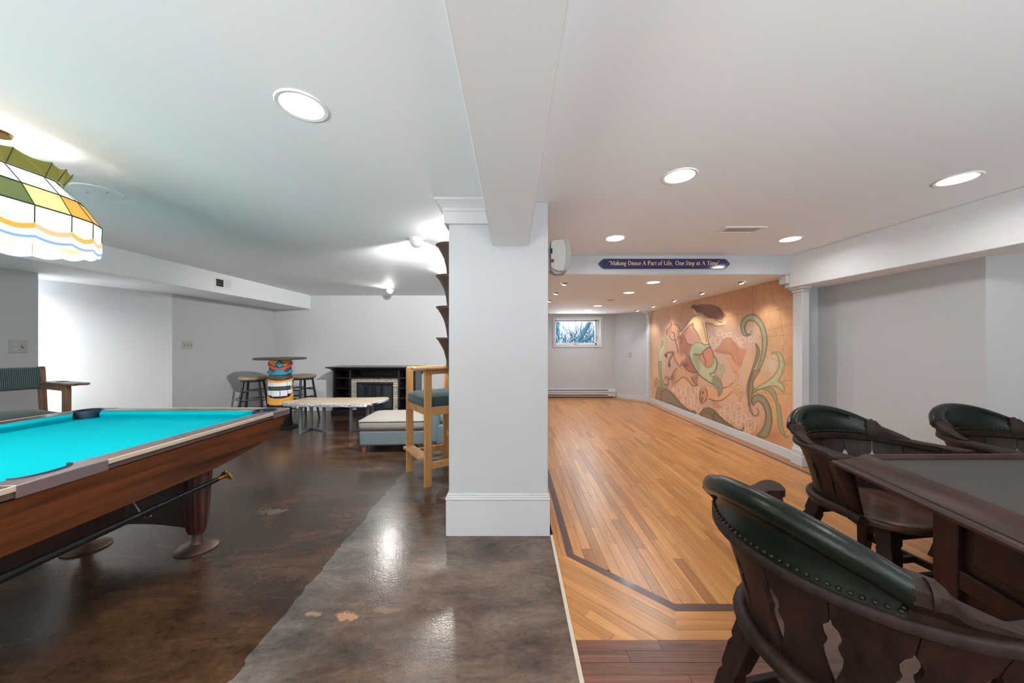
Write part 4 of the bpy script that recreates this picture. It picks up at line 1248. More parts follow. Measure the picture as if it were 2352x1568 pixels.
for q in ([(845, 490), (855, 570), (920, 660), (965, 750), (1000, 840)], [(1040, 460), (1075, 570), (1110, 730), (1140, 880)], [(1110, 470), (1135, 620), (1150, 760), (1175, 890)], [(1110, 475), (1200, 490), (1260, 500), (1320, 535), (1400, 540), (1500, 520)], [(1320, 405), (1400, 455), (1460, 455)], [(905, 325), (840, 350), (770, 430), (710, 510), (640, 600), (590, 670)], [(850, 490), (770, 540), (700, 610), (640, 680)]):
    line(Fa(q), 0.7, C3(104, 72, 50), 0.8)
# hair
fill(Fa([(805, 170), (815, 110), (870, 75), (920, 95), (1000, 75), (1090, 80), (1180, 80), (1280, 95), (1380, 130), (1435, 190), (1445, 240), (1500, 270), (1540, 320), (1500, 350), (1450, 410), (1400, 405), (1320, 380), (1240, 375), (1150, 355), (1090, 310), (1040, 250), (960, 250), (910, 220), (870, 180), (830, 165)]),
     C3(136, 92, 72), 0.95, edge=C3(96, 62, 50), ew=1.2, light=C3(150, 104, 80))
for k in range(11):
    o = k * 24
    line(Fa([(910, 130 + o * .35), (1000, 100 + o * .7), (1090, 120 + o * .8), (1190, 105 + o * 1.0), (1290, 135 + o), (1390, 150 + o * .95), (1480, 260 + o * .5)]), 0.5, C3(86, 54, 44), 0.7, 5)
fill(Fa([(805, 165), (820, 110), (870, 78), (915, 110), (910, 190), (870, 180), (835, 160)]), C3(84, 60, 52), 0.8, soft=1)
# fish on the right
fill(Fb([(985, 830), (985, 700), (1010, 590), (1090, 515), (1190, 500), (1290, 540), (1350, 620), (1375, 740), (1450, 680), (1480, 570), (1560, 545), (1680, 450), (1760, 330), (1760, 230), (1715, 190), (1790, 230), (1815, 330), (1760, 470), (1840, 500), (1900, 590), (1890, 720), (1830, 790), (1850, 700), (1800, 620), (1720, 590), (1640, 680), (1540, 770), (1420, 830), (1300, 830), (1190, 790), (1130, 830), (1060, 885)]),
     C3(202, 150, 114), 0.95, edge=C3(124, 86, 64), ew=0.9, light=C3(214, 164, 124))
fill(Fb([(990, 820), (990, 700), (1020, 600), (1090, 560), (1140, 620), (1150, 720), (1120, 830), (1060, 885)]), C3(184, 136, 96), 0.7, edge=C3(104, 74, 52), ew=0.9)
for q in ([(1190, 790), (1280, 825), (1400, 835), (1520, 780), (1640, 680), (1720, 610)], [(1480, 560), (1580, 530), (1680, 460)], [(1000, 600), (1000, 700), (985, 830), (1060, 885)], [(1110, 560), (1145, 650), (1140, 760), (1100, 850)], [(1000, 800), (1040, 760), (1050, 800), (1020, 850)]):
    line(Fb(q), 0.75, C3(92, 62, 44), 0.85)
blob(1500 + 1058 / 9.222, 830 + 655 / 9.222, 2.2, 2.8, C3(50, 36, 28), 1.0); blob(1500 + 1385 / 9.222, 830 + 548 / 9.222, 1.3, 1.5, C3(40, 34, 28), 1.0)
fill(Fb([(1230, 840), (1300, 960), (1400, 975), (1450, 960), (1400, 930), (1340, 850)]), C3(178, 136, 106), 0.8, edge=C3(116, 84, 62), ew=0.8)
fill(Fd([(360, 50), (400, 25), (450, 60), (485, 150), (470, 260), (430, 330), (330, 340), (240, 335), (340, 290), (410, 220), (435, 130), (410, 60)]), C3(206, 166, 124), 0.9, edge=C3(126, 90, 62), ew=0.9)
fill(Fd([(390, 370), (450, 350), (520, 400), (550, 490), (545, 580), (500, 640), (500, 570), (450, 490), (380, 450), (300, 480)]), C3(198, 156, 116), 0.9, edge=C3(126, 90, 62), ew=0.9)
# survey lines and cracks
for q in ([(1745, 775), (1820, 768)], [(1760, 820), (1819, 838)], [(1755, 760), (1820, 745)], [(1700, 900), (1820, 905)], [(1765, 715), (1819, 705)], [(1700, 720), (1640, 735)], [(1770, 880), (1819, 872)], [(1790, 700), (1800, 780), (1795, 860)]):
    line(q, 0.5, C3(150, 104, 74), 0.55, 0)
IMG *= (0.96 + 0.08 * _r.rand(NYG, NZG))[..., None]
IMG = np.clip(IMG * np.array([1.05, 1.04, 0.98]), 0, 1)

mm, nt, p = _mat('mural_paint')
at = N(nt, 'ShaderNodeAttribute'); at.attribute_name = 'paint'
nt.links.new(at.outputs['Color'], p.inputs['Base Color'])
p.inputs['Roughness'].default_value = 0.55
t = thing('mural', 'large tan mural of a mermaid and horse among sea scrolls on wall panels', 'mural', (MX, 5.5, 0))
cuts = [0] + [int(np.argmin(np.abs(U[:, 0] - c))) for c in (1729, 1641, 1577, 1530)] + [NYG - 1]
for a, c in zip(cuts[:-1], cuts[1:]):
    ny = c - a + 1
    ys = _yy[a:c + 1].copy(); ys[0] += 0.002; ys[-1] -= 0.002
    vv = np.zeros((ny, NZG, 3)); vv[..., 1] = ys[:, None] - 5.5; vv[..., 2] = _zz[None, :]
    idx = np.arange(ny * NZG).reshape(ny, NZG)
    q = np.stack([idx[:-1, :-1], idx[:-1, 1:], idx[1:, 1:], idx[1:, :-1]], -1).reshape(-1, 4)
    nb = ny * NZG
    border = np.concatenate([idx[:, 0], idx[-1, 1:], idx[::-1, -1][1:], idx[0, ::-1][1:-1]])
    back = vv.reshape(-1, 3)[border] + np.array([0.011, 0, 0])
    k = len(border)
    allv = np.concatenate([vv.reshape(-1, 3), back])
    rim = [(int(border[i]), int(border[(i + 1) % k]), nb + (i + 1) % k, nb + i) for i in range(k)]
    me = bpy.data.meshes.new('panel')
    me.from_pydata(allv.tolist(), [], q.tolist() + rim)
    ca = me.color_attributes.new('paint', 'FLOAT_COLOR', 'POINT')
    cols = np.ones((len(allv), 4)); cols[:nb, :3] = IMG[a:c + 1].reshape(-1, 3); cols[nb:, :3] = 0.15
    ca.data.foreach_set('color', cols.astype(np.float32).ravel())
    me.materials.append(mm); me.update()
    o = bpy.data.objects.new('panel', me); COL.objects.link(o); o.parent = t
# ------------------------------------------------------------------ pool table
M['cloth'] = mat('turquoise_cloth', (0.0, 0.42, 0.50), 0.9, var=(2.2, 0.05), bump=(600, 0.05), spec=0.05)
M['mahog'] = wood('apron_mahogany', S(66, 32, 18), S(150, 84, 48), 'y', 26, 0.35, 0.25, figure=1.6)
M['mahog_x'] = wood('apron_mahogany_end', S(66, 32, 18), S(150, 84, 48), 'x', 26, 0.35, 0.25, figure=1.6)
M['rail'] = wood('rail_laminate', S(58, 40, 38), S(112, 84, 78), 'y', 30, 0.16, 0.5, figure=1.4)
M['rail_x'] = wood('rail_laminate_end', S(58, 40, 38), S(112, 84, 78), 'x', 30, 0.16, 0.5, figure=1.4)
M['legwood'] = wood('leg_walnut', S(50, 26, 20), S(96, 54, 38), 'z', 50, 0.3, 0.3)
M['panelwood'] = wood('panel_dark', S(38, 20, 17), S(62, 34, 28), 'x', 40, 0.4, 0.15)
M['casting'] = mat('pocket_casting', S(128, 112, 112), 0.3, metal=0.35, coat=0.2)
M['creamtrim'] = mat('cream_trim', S(214, 196, 172), 0.3)
M['footmetal'] = mat('bronze_foot', S(112, 88, 78), 0.42, metal=0.6, var=(25, 0.15))
M['liner'] = mat('pocket_liner', S(10, 40, 62), 0.5)

PX, PY = -2.28, 1.215
PT = thing('pool_table', 'long pool table with turquoise cloth and slanted brown wooden apron', 'pool table', (PX, PY, 0))
HX, HY = 0.71, 1.235
BX, BY = 0.612, 1.137                     # inner edge of the wooden rail
NX, NY = 0.562, 1.087                     # cushion nose
MB().box(-BX + .01, BX - .01, -BY + .01, BY - .01, 0.735, 0.757).build('playing_cloth', M['cloth'], PT)


def cushion(a, c, inward):
    """a,c ends on the rail edge; inward unit vector towards the bed"""
    a = Vector((*a, 0)); c = Vector((*c, 0)); n = Vector((*inward, 0)); d = (c - a).normalized()
    def sec(p, s):
        q = []
        for off, z in ((0.0, 0.80), (0.034, 0.797), (0.050, 0.790), (0.050, 0.784), (0.036, 0.757), (0.0, 0.757)):
            q.append(tuple(p + n * off + d * (s * off * 0.9) + Vector((0, 0, z))))
        return q
    MB().loft([sec(a, 1), sec(c, -1)]).build('cushion', M['cloth'], PT)


for sx in (-1, 1):
    for y0, y1 in ((0.085, BY - 0.085), (-BY + 0.085, -0.085)):
        cushion((sx * BX, y0), (sx * BX, y1), (-sx, 0))
for sy in (-1, 1):
    cushion((-BX + 0.085, sy * BY), (BX - 0.085, sy * BY), (0, -sy))


def rail(poly, m):
    return MB().prism(poly, 0.764, 0.803).build('rail', m, PT, bevel=0.003)


for sx in (-1, 1):
    for y0, y1 in ((0.125, HY - 0.185), (-HY + 0.185, -0.125)):
        rail([(sx * BX, y0), (sx * (HX - .006), y0), (sx * (HX - .006), y1), (sx * BX, y1)][::1 if sx > 0 else -1], M['rail'])
        MB().box(min(sx * (HX - .008), sx * HX), max(sx * (HX - .008), sx * HX), y0, y1, 0.786, 0.8045).build('trim_strip', M['creamtrim'], PT, bevel=0.002)
for sy in (-1, 1):
    rail([(-HX + 0.185, sy * BY), (HX - 0.185, sy * BY), (HX - 0.185, sy * (HY - .006)), (-HX + 0.185, sy * (HY - .006))][::1 if sy > 0 else -1], M['rail_x'])
    MB().box(-HX + 0.185, HX - 0.185, min(sy * (HY - .008), sy * HY), max(sy * (HY - .008), sy * HY), 0.786, 0.8045).build('trim_strip', M['creamtrim'], PT, bevel=0.002)
# corner castings and pockets
for sx in (-1, 1):
    for sy in (-1, 1):
        cxp, cyp, rp = BX - 0.012, BY - 0.012, 0.066
        pts = [(HX - 0.185, HY)]
        pts += [(HX - 0.03 + 0.03 * math.cos(R(90 - 15 * k)), HY - 0.03 + 0.03 * math.sin(R(90 - 15 * k))) for k in range(7)]
        pts += [(HX, HY - 0.185), (BX, HY - 0.185), (BX + 0.012, cyp - 0.05)]
        pts += [(cxp + rp * math.cos(R(-30 + 15 * k)), cyp + rp * math.sin(R(-30 + 15 * k))) for k in range(11)]
        pts += [(cxp - 0.05, BY + 0.012), (HX - 0.185, BY)]
        pts = [(sx * x, sy * y) for x, y in pts]
        MB().prism(pts, 0.764, 0.8045).build('corner_casting', M['casting'], PT, bevel=0.003)
        b = MB(); b.lathe([(rp + .002, 0.737), (rp + .004, 0.803), (rp + .002, 0.809), (rp - .008, 0.807), (rp - .010, 0.737)], (sx * cxp, sy * cyp, 0), 28, cap=False)
        b.lathe([(rp, 0.7575), (0.002, 0.7576)], (sx * cxp, sy * cyp, 0), 28)
        b.build('pocket', M['liner'], PT, smooth=True)
    # side casting
    pts = [(HX, 0.125), (BX, 0.125)] + [(BX + 0.045 * math.sin(R(12 * k)), 0.075 * math.cos(R(12 * k))) for k in range(16)] + [(BX, -0.125), (HX, -0.125)]
    MB().prism([(sx * x, y) for x, y in pts], 0.762, 0.8045).build('side_casting', M['casting'], PT, bevel=0.003)
    b = MB()
    ring = [(BX + 0.047 * math.sin(R(12 * k)), 0.078 * math.cos(R(12 * k))) for k in range(16)]
    for (x0, y0), (x1, y1) in zip(ring[:-1], ring[1:]):
        b.add([(sx * x0, y0, 0.70), (sx * x1, y1, 0.70), (sx * x1, y1, 0.801), (sx * x0, y0, 0.801)], [(0, 1, 2, 3)])
    b.add([(sx * x, y, 0.7578) for x, y in ring], [tuple(range(len(ring)))])
    b.tube([(sx * x, y, 0.804) for x, y in ring], 0.006, 8)
    b.build('pocket', M['liner'], PT)
    MB().box(min(sx * (BX - .03), sx * BX), max(sx * (BX - .03), sx * BX), -0.07, 0.07, 0.7585, 0.7595).build('pocket_cloth', M['cloth'], PT)
# slanted aprons, one board plank by plank
def apron(side):
    zt, zb, inn = 0.760, 0.560, 0.078
    k = 3
    for i in range(k):
        z0 = zt - (zt - zb) * i / k; z1 = zt - (zt - zb) * (i + 1) / k
        o0 = inn * i / k; o1 = inn * (i + 1) / k
        e = 0.03 * (i / k); e1 = 0.03 * ((i + 1) / k)
        if side[0]:
            s = side[0]; xo0 = s * (HX - 0.012 - o0); xo1 = s * (HX - 0.012 - o1); yl0 = HY - 0.012 - o0; yl1 = HY - 0.012 - o1
            z1e = z1 + (0.066 if i == k - 1 else 0.0)
            ym = HY - 0.50
            rings = []
            for yy, zz in ((-yl1, z1e), (-ym, z1), (ym, z1), (yl1, z1e)):
                yt = math.copysign(yl0, yy) if abs(yy) > 1 else yy
                xo = xo1 + (xo0 - xo1) * ((zz - z1) / (z0 - z1))
                rings.append([(xo0, yt, z0 - .0006), (xo0 - s * .022, yt, z0 - .0006), (xo - s * .022, yy, zz), (xo, yy, zz)])
            MB().loft(rings).build('apron_board', M['mahog'], PT)
        else:
            s = side[1]; yo0 = s * (HY - 0.012 - o0); yo1 = s * (HY - 0.012 - o1); xl0 = HX - 0.012 - o0; xl1 = HX - 0.012 - o1
            z1e = z1 + (0.066 if i == k - 1 else 0.0)
            MB().hexa([(-xl1, yo1, z1e), (xl1, yo1, z1e), (xl1, yo1 - s * .022, z1e), (-xl1, yo1 - s * .022, z1e), (-xl0, yo0, z0 - .0006), (xl0, yo0, z0 - .0006), (xl0, yo0 - s * .022, z0 - .0006), (-xl0, yo0 - s * .022, z0 - .0006)]).build('apron_board', M['mahog_x'], PT)


for sd in ((1, 0), (-1, 0), (0, 1), (0, -1)):
    apron(sd)
b = MB(); b.box(-HX + .075, HX - .075, -HY + .075, HY - .075, 0.700, 0.736); b.build('slate_frame', M['panelwood'], PT)
b = MB(); b.box(-0.30, 0.30, -0.62, 0.55, 0.33, 0.70); b.build('ball_return_box', M['panelwood'], PT, bevel=0.006)
M['undr'] = mat('underside', S(30, 20, 18), 0.7)
MB().box(-0.55, 0.55, -1.05, 1.05, 0.60, 0.70).build('under_frame', M['undr'], PT)
for sy in (-1, 1):
    pts = [(-0.36, 0.66), (-0.33, 0.125)] + [(-0.33 + 0.66 * k / 10, 0.125 + 0.03 * math.sin(PI * k / 10)) for k in range(1, 10)] + [(0.33, 0.125), (0.36, 0.66)]
    MB().prism(pts, sy * 0.905 - 0.016, sy * 0.905 + 0.016, 'xz').build('leg_panel', M['panelwood'], PT)
    for sx in (-1, 1):
        rings = []
        for z, k in ((0.66, 1.0), (0.45, 0.86), (0.25, 0.72), (0.13, 0.63), (0.10, 0.5), (0.09, 0.3)):
            ring = []
            for a in range(48):
                t_ = 2 * PI * a / 48
                rr = 0.088 * k * (1 + 0.11 * math.cos(6 * t_))
                ring.append((sx * 0.34 + rr * math.cos(t_) * 0.9, sy * 0.905 + rr * math.sin(t_) * 0.9, z))
            rings.append(ring)
        lg = MB().loft(rings).build('leg', M['legwood'], PT, smooth=True, angle=60)
        MB().lathe([(0.105, 0.0), (0.107, 0.006), (0.098, 0.014), (0.06, 0.026), (0.034, 0.034), (0.028, 0.045), (0.026, 0.10), (0.002, 0.10)], (sx * 0.34, sy * 0.905, 0), 36).build('foot', M['footmetal'], lg, smooth=True)
for yy in (0.36, -0.36):
    b = MB().tube([(0.50, yy, 0.60), (0.545, yy, 0.53), (0.575, yy, 0.485), (0.60, yy, 0.458), (0.628, yy, 0.468)], 0.004, 8)
    b.build('cue_hook', M['steel'], PT, smooth=True)

t = thing('bridge_stick', 'black pool bridge stick with brass head hanging under the table edge', 'bridge stick', (PX + 0.603, PY, 0.484))
MB().tube([(0, -0.75, 0), (0, 0.74, 0)], [0.018, 0.0125], 14).build('shaft', mat('black_lacquer', (0.006, 0.0065, 0.008), 0.3, spec=0.3), t, smooth=True)
M['brass'] = mat('old_brass', S(150, 116, 66), 0.3, metal=0.9, var=(60, 0.3))
b = MB()
b.tube([(0, 0.735, 0), (0, 0.80, 0)], [0.011, 0.013], 12)
crest = [(0.8 * x_, 0.8 * z_) for x_, z_ in [(-0.055, -0.03), (-0.045, 0.0), (-0.03, 0.012), (-0.022, 0.03), (-0.012, 0.022), (0.0, 0.042), (0.012, 0.022), (0.022, 0.03), (0.03, 0.012), (0.045, 0.0), (0.055, -0.03), (0.03, -0.022), (0.0, -0.012), (-0.03, -0.022)]]
b.prism(crest, 0.795, 0.807, 'xz')
b.build('bridge_head', M['brass'], t, bevel=0.002)
t = thing('cue_stick', 'thin black cue stick with pale edge lying on the hooks beside the bridge stick', 'cue stick', (PX + 0.569, PY, 0.474))
MB().tube([(0, -0.75, 0), (0, 0.42, 0)], [0.014, 0.0075], 12).build('shaft', mat('cue_shaft', S(26, 22, 20), 0.3), t, smooth=True)
MB().lathe([(0.0075, 0.42), (0.007, 0.43), (0.001, 0.432)], n=12, axis='y').build('tip', mat('cue_tip', S(150, 140, 120), 0.6), t)

# ------------------------------------------------------------------ stained glass lamp above the table
LP = thing('stained_glass_lamp', 'long stained glass billiard lamp with white panels and scalloped skirt', 'pendant lamp', (PX, 1.215, 0))
LZ = 1.715
def stad(hl, hw, n_side=6, n_end=8):
    """rounded rectangle outline with even panels, long side along y"""
    P = []
    e = hl - hw
    for k in range(n_side): P.append((hw, -e + 2 * e * k / n_side))
    for k in range(n_end): a = PI * k / n_end; P.append((hw * math.cos(a), e + hw * math.sin(a)))
    for k in range(n_side): P.append((-hw, e - 2 * e * k / n_side))
    for k in range(n_end): a = PI + PI * k / n_end; P.append((hw * math.cos(a), -e + hw * math.sin(a)))
    return P


rA, rB, rC_, rD, rE = stad(0.62, 0.25), stad(0.622, 0.252), stad(0.565, 0.195), stad(0.49, 0.12), stad(0.50, 0.13)
rF = stad(0.53, 0.16)
levels = [(rA, 0.035), (rB, 0.13), (rC_, 0.225), (rD, 0.31), (rE, 0.31), (rF, 0.375)]
gw = emat('glass_white', (1.0, 0.99, 0.96), 0.7, (0.85, 0.85, 0.82))
gcol = {'r': emat('glass_red', S(176, 84, 58), 0.55), 'g': emat('glass_green', S(96, 112, 62), 0.6), 'y': emat('glass_yellow', S(250, 226, 130), 1.0),
        'o': emat('glass_amber', S(224, 158, 62), 0.8), 'b': emat('glass_blue_white', S(140, 180, 230), 0.45), 'p': emat('glass_peach', S(236, 168, 128), 0.9),
        'v': emat('glass_olive', S(120, 118, 52), 0.45)}
nP = len(rA)


def pane(q, name, m, parent=LP, th=0.003):
    c = [Vector(p) for p in q]
    n = (c[1] - c[0]).cross(c[2] - c[0]).normalized() * th
    k = len(c)
    v = [tuple(p) for p in c] + [tuple(p + n) for p in c]
    MB().add(v, [tuple(range(k)), tuple(range(2 * k - 1, k - 1, -1))] + [(i, (i + 1) % k, k + (i + 1) % k, k + i) for i in range(k)]).build(name, m, parent)


def L3(ring, i, z): return Vector((ring[i % nP][0], ring[i % nP][1], LZ + z))


pat = 'oygrrgyo'
for i in range(nP):
    a0, a1 = L3(rA, i, 0.055), L3(rA, i + 1, 0.055)
    sc = [a0.lerp(a1, k / 6) - Vector((0, 0, 0.018 * math.sin(PI * k / 6))) for k in range(7)]
    pane([L3(rB, i, 0.13), L3(rB, i + 1, 0.13)] + sc[::-1], 'glass_panel', gw)
    d = Vector((0, 0, 0.022))
    pane(sc + [p - d for p in sc[::-1]], 'scallop_band', gcol['op'[i % 2]])
    sc2 = [p - d for p in sc]
    low = [a0.lerp(a1, k / 6) - Vector((0, 0, 0.052 + 0.012 * math.sin(PI * k / 6))) for k in range(7)]
    pane(sc2 + low[::-1], 'skirt_panel', gw)
    pane([p for p in low] + [p - Vector((0, 0, 0.012)) for p in low[::-1]], 'scalloped_edge', gcol['b'])
    pane([L3(rB, i, 0.13), L3(rC_, i, 0.225), L3(rC_, i + 1, 0.225), L3(rB, i + 1, 0.13)], 'colour_panel', gcol[pat[(i + 1) % 8]])
    pane([L3(rC_, i, 0.225), L3(rD, i, 0.31), L3(rD, i + 1, 0.31), L3(rC_, i + 1, 0.225)], 'upper_panel', gw)
    f0, f1 = L3(rF, i, 0.375), L3(rF, i + 1, 0.375)
    top = [f0.lerp(f1, k / 4) - Vector((0, 0, 0.014 * math.sin(PI * k / 4))) for k in range(5)]
    pane([L3(rE, i, 0.312)] + top + [L3(rE, i + 1, 0.312)], 'crown_panel', gcol['v'])
b = MB()
for ring, z in ((rB, 0.13), (rC_, 0.225), (rD, 0.311)):
    b.tube([L3(ring, i, z) for i in range(nP)], 0.0035, 6, closed=True)
for i in range(nP):
    for (p, q) in ((L3(rB, i, 0.13), L3(rC_, i, 0.225)), (L3(rC_, i, 0.225), L3(rD, i, 0.311)), (L3(rE, i, 0.311), L3(rF, i, 0.376)), (L3(rB, i, 0.13), L3(rA, i, 0.0))):
        b.tube([p, q], 0.0022, 6)
b.build('lead_came', mat('lead_came', S(70, 84, 66), 0.4, metal=0.5), LP, smooth=True)
for yy in (-0.3, 0.3):
    b = MB().tube([(0, yy, LZ + 0.30), (0, yy, CEIL)], 0.004, 6); b.lathe([(0.045, CEIL - 0.012), (0.05, CEIL)], (0, yy, 0), 20); b.build('hanging_rod', M['brass'], LP, smooth=True)
for yy in (-0.38, 0.0, 0.38):
    MB().ball((0, yy, LZ + 0.14), 0.03, 12, 8).build('bulb', emat('bulb_glass', (1, 0.97, 0.9), 12), LP, smooth=True)
    d = bpy.data.lights.new('lamp_bulb', 'POINT'); d.energy = 6; d.shadow_soft_size = 0.05; d.color = (1, 0.97, 0.92)
    o = bpy.data.objects.new('lamp_bulb', d); o.location = (PX, 1.215 + yy, LZ + 0.09); COL.objects.link(o)
# ------------------------------------------------------------------ alcove lamp (lights the bright wall beyond the doorway)
downlight((-4.84, 2.62, 1.93), 'recessed light just inside the doorway', None, 110, 0.07, 0.085)

# ------------------------------------------------------------------ bar stools
M['blkwood'] = mat('black_wood', S(24, 24, 30), 0.35, coat=0.15)
M['vinyl'] = mat('taupe_vinyl', S(134, 122, 102), 0.38, var=(6, 0.08))


def stool(loc, rot, label):
    t = thing('bar_stool', label, 'bar stool', loc, rot, 'round bar stools at the tiki table')
    MB().lathe([(0.002, 0.688), (0.16, 0.690), (0.19, 0.698), (0.205, 0.718), (0.203, 0.738), (0.185, 0.752), (0.12, 0.760), (0.002, 0.762)], n=36).build('seat', M['vinyl'], t, smooth=True, angle=70)
    MB().lathe([(0.165, 0.672), (0.168, 0.690)], n=32).build('seat_plate', M['blkwood'], t)
    def pos(k, z):
        a = PI / 4 + k * PI / 2; r = 0.145 + (0.675 - z) * 0.155
        return Vector((r * math.cos(a), r * math.sin(a), z))
    for k in range(4):
        MB().tube([pos(k, 0.0), pos(k, 0.25), pos(k, 0.675)], [0.015, 0.019, 0.017], 10).build('leg', M['blkwood'], t, smooth=True)
    for z0, z1 in ((0.20, 0.23), (0.36, 0.39), (0.50, 0.53)):
        for k in range(4):
            z = z0 if k % 2 else z1
            p, q = pos(k, z), pos(k + 1, z); mid = (p + q) / 2
            MB().tube([p, p.lerp(q, .2), mid, p.lerp(q, .8), q], [0.007, 0.009, 0.011, 0.009, 0.007], 8).build('stretcher', M['blkwood'], t, smooth=True)
    return t


stool((-4.13, 5.50, 0), R(20), 'black bar stool with round taupe seat, standing by the side wall')
stool((-3.53, 5.80, 0), R(65), 'black bar stool with round taupe seat behind the tiki table')

# ------------------------------------------------------------------ tiki table
TK_ = thing('tiki_table', 'tall pub table with a carved painted tiki face column', 'pub table', (-3.50, 5.20, 0), 0)
M['t_or'] = mat('tiki_orange', S(222, 158, 66), 0.5, var=(9, 0.12)); M['t_red'] = mat('tiki_red', S(186, 66, 66), 0.5)
M['t_teal'] = mat('tiki_teal', S(20, 134, 150), 0.5, var=(12, 0.1)); M['t_blk'] = mat('tiki_black', S(20, 22, 24), 0.5)
M['t_gry'] = mat('tiki_charcoal', S(66, 66, 66), 0.55, var=(10, 0.15)); M['t_wht'] = mat('tiki_white', S(216, 226, 234), 0.5, var=(9, 0.06)); M['t_brn'] = mat('tiki_brown', S(126, 72, 48), 0.6, var=(9, 0.15))
MB().lathe([(0.002, 1.032), (0.335, 1.032), (0.345, 1.040), (0.345, 1.052), (0.335, 1.060), (0.002, 1.060)], n=48).build('table_top', mat('pub_top', S(66, 62, 56), 0.4), TK_, smooth=True)
MB().lathe([(0.140, 0.10), (0.145, 0.36), (0.138, 0.40), (0.138, 1.032)], n=40).build('column', M['t_brn'], TK_, smooth=True)
MB().lathe([(0.23, 0.0), (0.23, 0.018), (0.16, 0.03), (0.15, 0.12), (0.145, 0.36)], n=36, cap=False).build('base', M['t_blk'], TK_, smooth=True)
FACE = math.atan2(-5.2, 3.5) - R(4)                # towards the room


def wrap(name, a0, a1, low, up, r0, r1, m, n=14):
    """curved relief on the column between angles a0..a1 (degrees from the face centre), z from low(s) to up(s)"""
    b = MB(); V_ = []
    for k in range(n + 1):
        s = k / n; a = FACE + R(a0 + (a1 - a0) * s)
        z0 = low(s) if callable(low) else low; z1 = up(s) if callable(up) else up
        if z1 < z0 + 0.0005: z1 = z0 + 0.0005
        for r, z in ((r0, z0), (r1, z0), (r1, z1), (r0, z1)):
            V_.append((r * math.cos(a), r * math.sin(a), z))
    b.loft([V_[4 * k:4 * k + 4] for k in range(n + 1)])
    return b.build(name, m, TK_, smooth=True, angle=30)


def vee(c, d, p=1.0): return lambda s: c - d * (1 - abs(2 * s - 1) ** p)
def sag(c, d): return lambda s: c - d * math.sin(PI * s)


# left/right in the picture: angle grows towards the right
wrap('forehead', -85, 85, 0.94, 1.032, 0.12, 0.146, M['t_or'])
wrap('brow_outline', -85, 85, vee(0.965, 0.115), vee(1.000, 0.085), 0.12, 0.152, M['t_blk'], 20)
wrap('brow', -84, 84, vee(0.958, 0.105), vee(0.992, 0.085), 0.12, 0.158, M['t_red'], 20)
wrap('brow_gem_outline', -24, 24, vee(0.965, 0.065), lambda s: 0.958 + 0.072 * (1 - abs(2 * s - 1)), 0.12, 0.156, M['t_blk'], 10)
wrap('brow_gem', -19, 19, vee(0.962, 0.045), lambda s: 0.960 + 0.055 * (1 - abs(2 * s - 1)), 0.12, 0.161, M['t_teal'], 10)
wrap('eye_band', -85, 85, 0.80, 0.955, 0.12, 0.143, M['t_gry'])
wrap('nose_outline', -82, 82, sag(0.835, 0.035), lambda s: 0.842 + 0.045 * math.sin(PI * s) ** 0.5, 0.12, 0.158, M['t_blk'], 18)
wrap('nose', -76, 76, sag(0.842, 0.034), lambda s: 0.848 + 0.036 * math.sin(PI * s) ** 0.5, 0.12, 0.172, M['t_teal'], 18)
wrap('nostril_crease', -40, -18, lambda s: 0.862 - 0.02 * math.sin(PI * s), 0.880, 0.12, 0.174, M['t_gry'], 6)
wrap('nostril_crease', 18, 40, lambda s: 0.862 - 0.02 * math.sin(PI * s), 0.880, 0.12, 0.174, M['t_gry'], 6)
wrap('upper_lip', -85, 85, 0.745, lambda s: 0.785 + 0.015 * math.sin(PI * s), 0.12, 0.158, M['t_gry'])
wrap('lip', -88, 88, sag(0.715, 0.02), sag(0.755, 0.035), 0.12, 0.164, M['t_or'], 18)
wrap('cheek', 62, 96, 0.45, 0.78, 0.12, 0.150, M['t_or'])
wrap('mouth', -84, 84, 0.47, 0.725, 0.12, 0.147, M['t_blk'])
for a0, a1 in ((-80, -33), (-30, 34), (37, 74)):
    wrap('tooth', a0, a1, 0.640, lambda s: 0.712 - 0.008 * math.sin(PI * s), 0.12, 0.160, M['t_wht'], 8)
for a0, a1, d0 in ((-80, -40, 0.0), (-37, 0, -0.016), (3, 36, -0.016), (39, 74, 0.012)):
    wrap('tooth', a0, a1, lambda s, d0=d0: 0.510 + d0, 0.578, 0.12, 0.163, M['t_wht'], 8)
wrap('tongue', -80, 76, 0.590, 0.628, 0.12, 0.150, M['t_gry'])
wrap('chin', -92, 92, sag(0.395, 0.03), sag(0.51, 0.055), 0.12, 0.166, M['t_or'], 18)

# ------------------------------------------------------------------ fireplace console
M['espr'] = wood('espresso_wood', S(20, 16, 20), S(34, 26, 30), 'x', 40, 0.3, 0.2)
M['espr_in'] = mat('espresso_inside', S(14, 18, 26), 0.45)
TV = thing('fireplace_console', 'dark wooden media console with stone framed electric fireplace', 'console', (-2.43, 6.06, 0))
# local: front at y=0, depth towards +y 0.42, body half width 0.73
MB().box(-0.75, 0.75, -0.02, 0.44, 0.0, 0.10).build('plinth', M['espr'], TV, bevel=0.006)
for xx in (-0.73, -0.44, 0.42, 0.70):
    MB().box(xx, xx + 0.03, 0.0, 0.42, 0.10, 0.82).build('upright', M['espr'], TV, bevel=0.002)
rings = []
for o, z in ((0.0, 0.80), (0.012, 0.805), (0.02, 0.82), (0.06, 0.842), (0.085, 0.846), (0.085, 0.866)):
    rings.append([(-0.73 - o, -o, z), (0.73 + o, -o, z), (0.73 + o, 0.44, z), (-0.73 - o, 0.44, z)])
MB().loft(rings).build('top', M['espr'], TV)
b = MB()
b.box(-0.70, 0.70, 0.40, 0.415, 0.10, 0.685); b.box(-0.70, 0.135, 0.40, 0.415, 0.685, 0.82); b.box(0.255, 0.70, 0.40, 0.415, 0.685, 0.82)
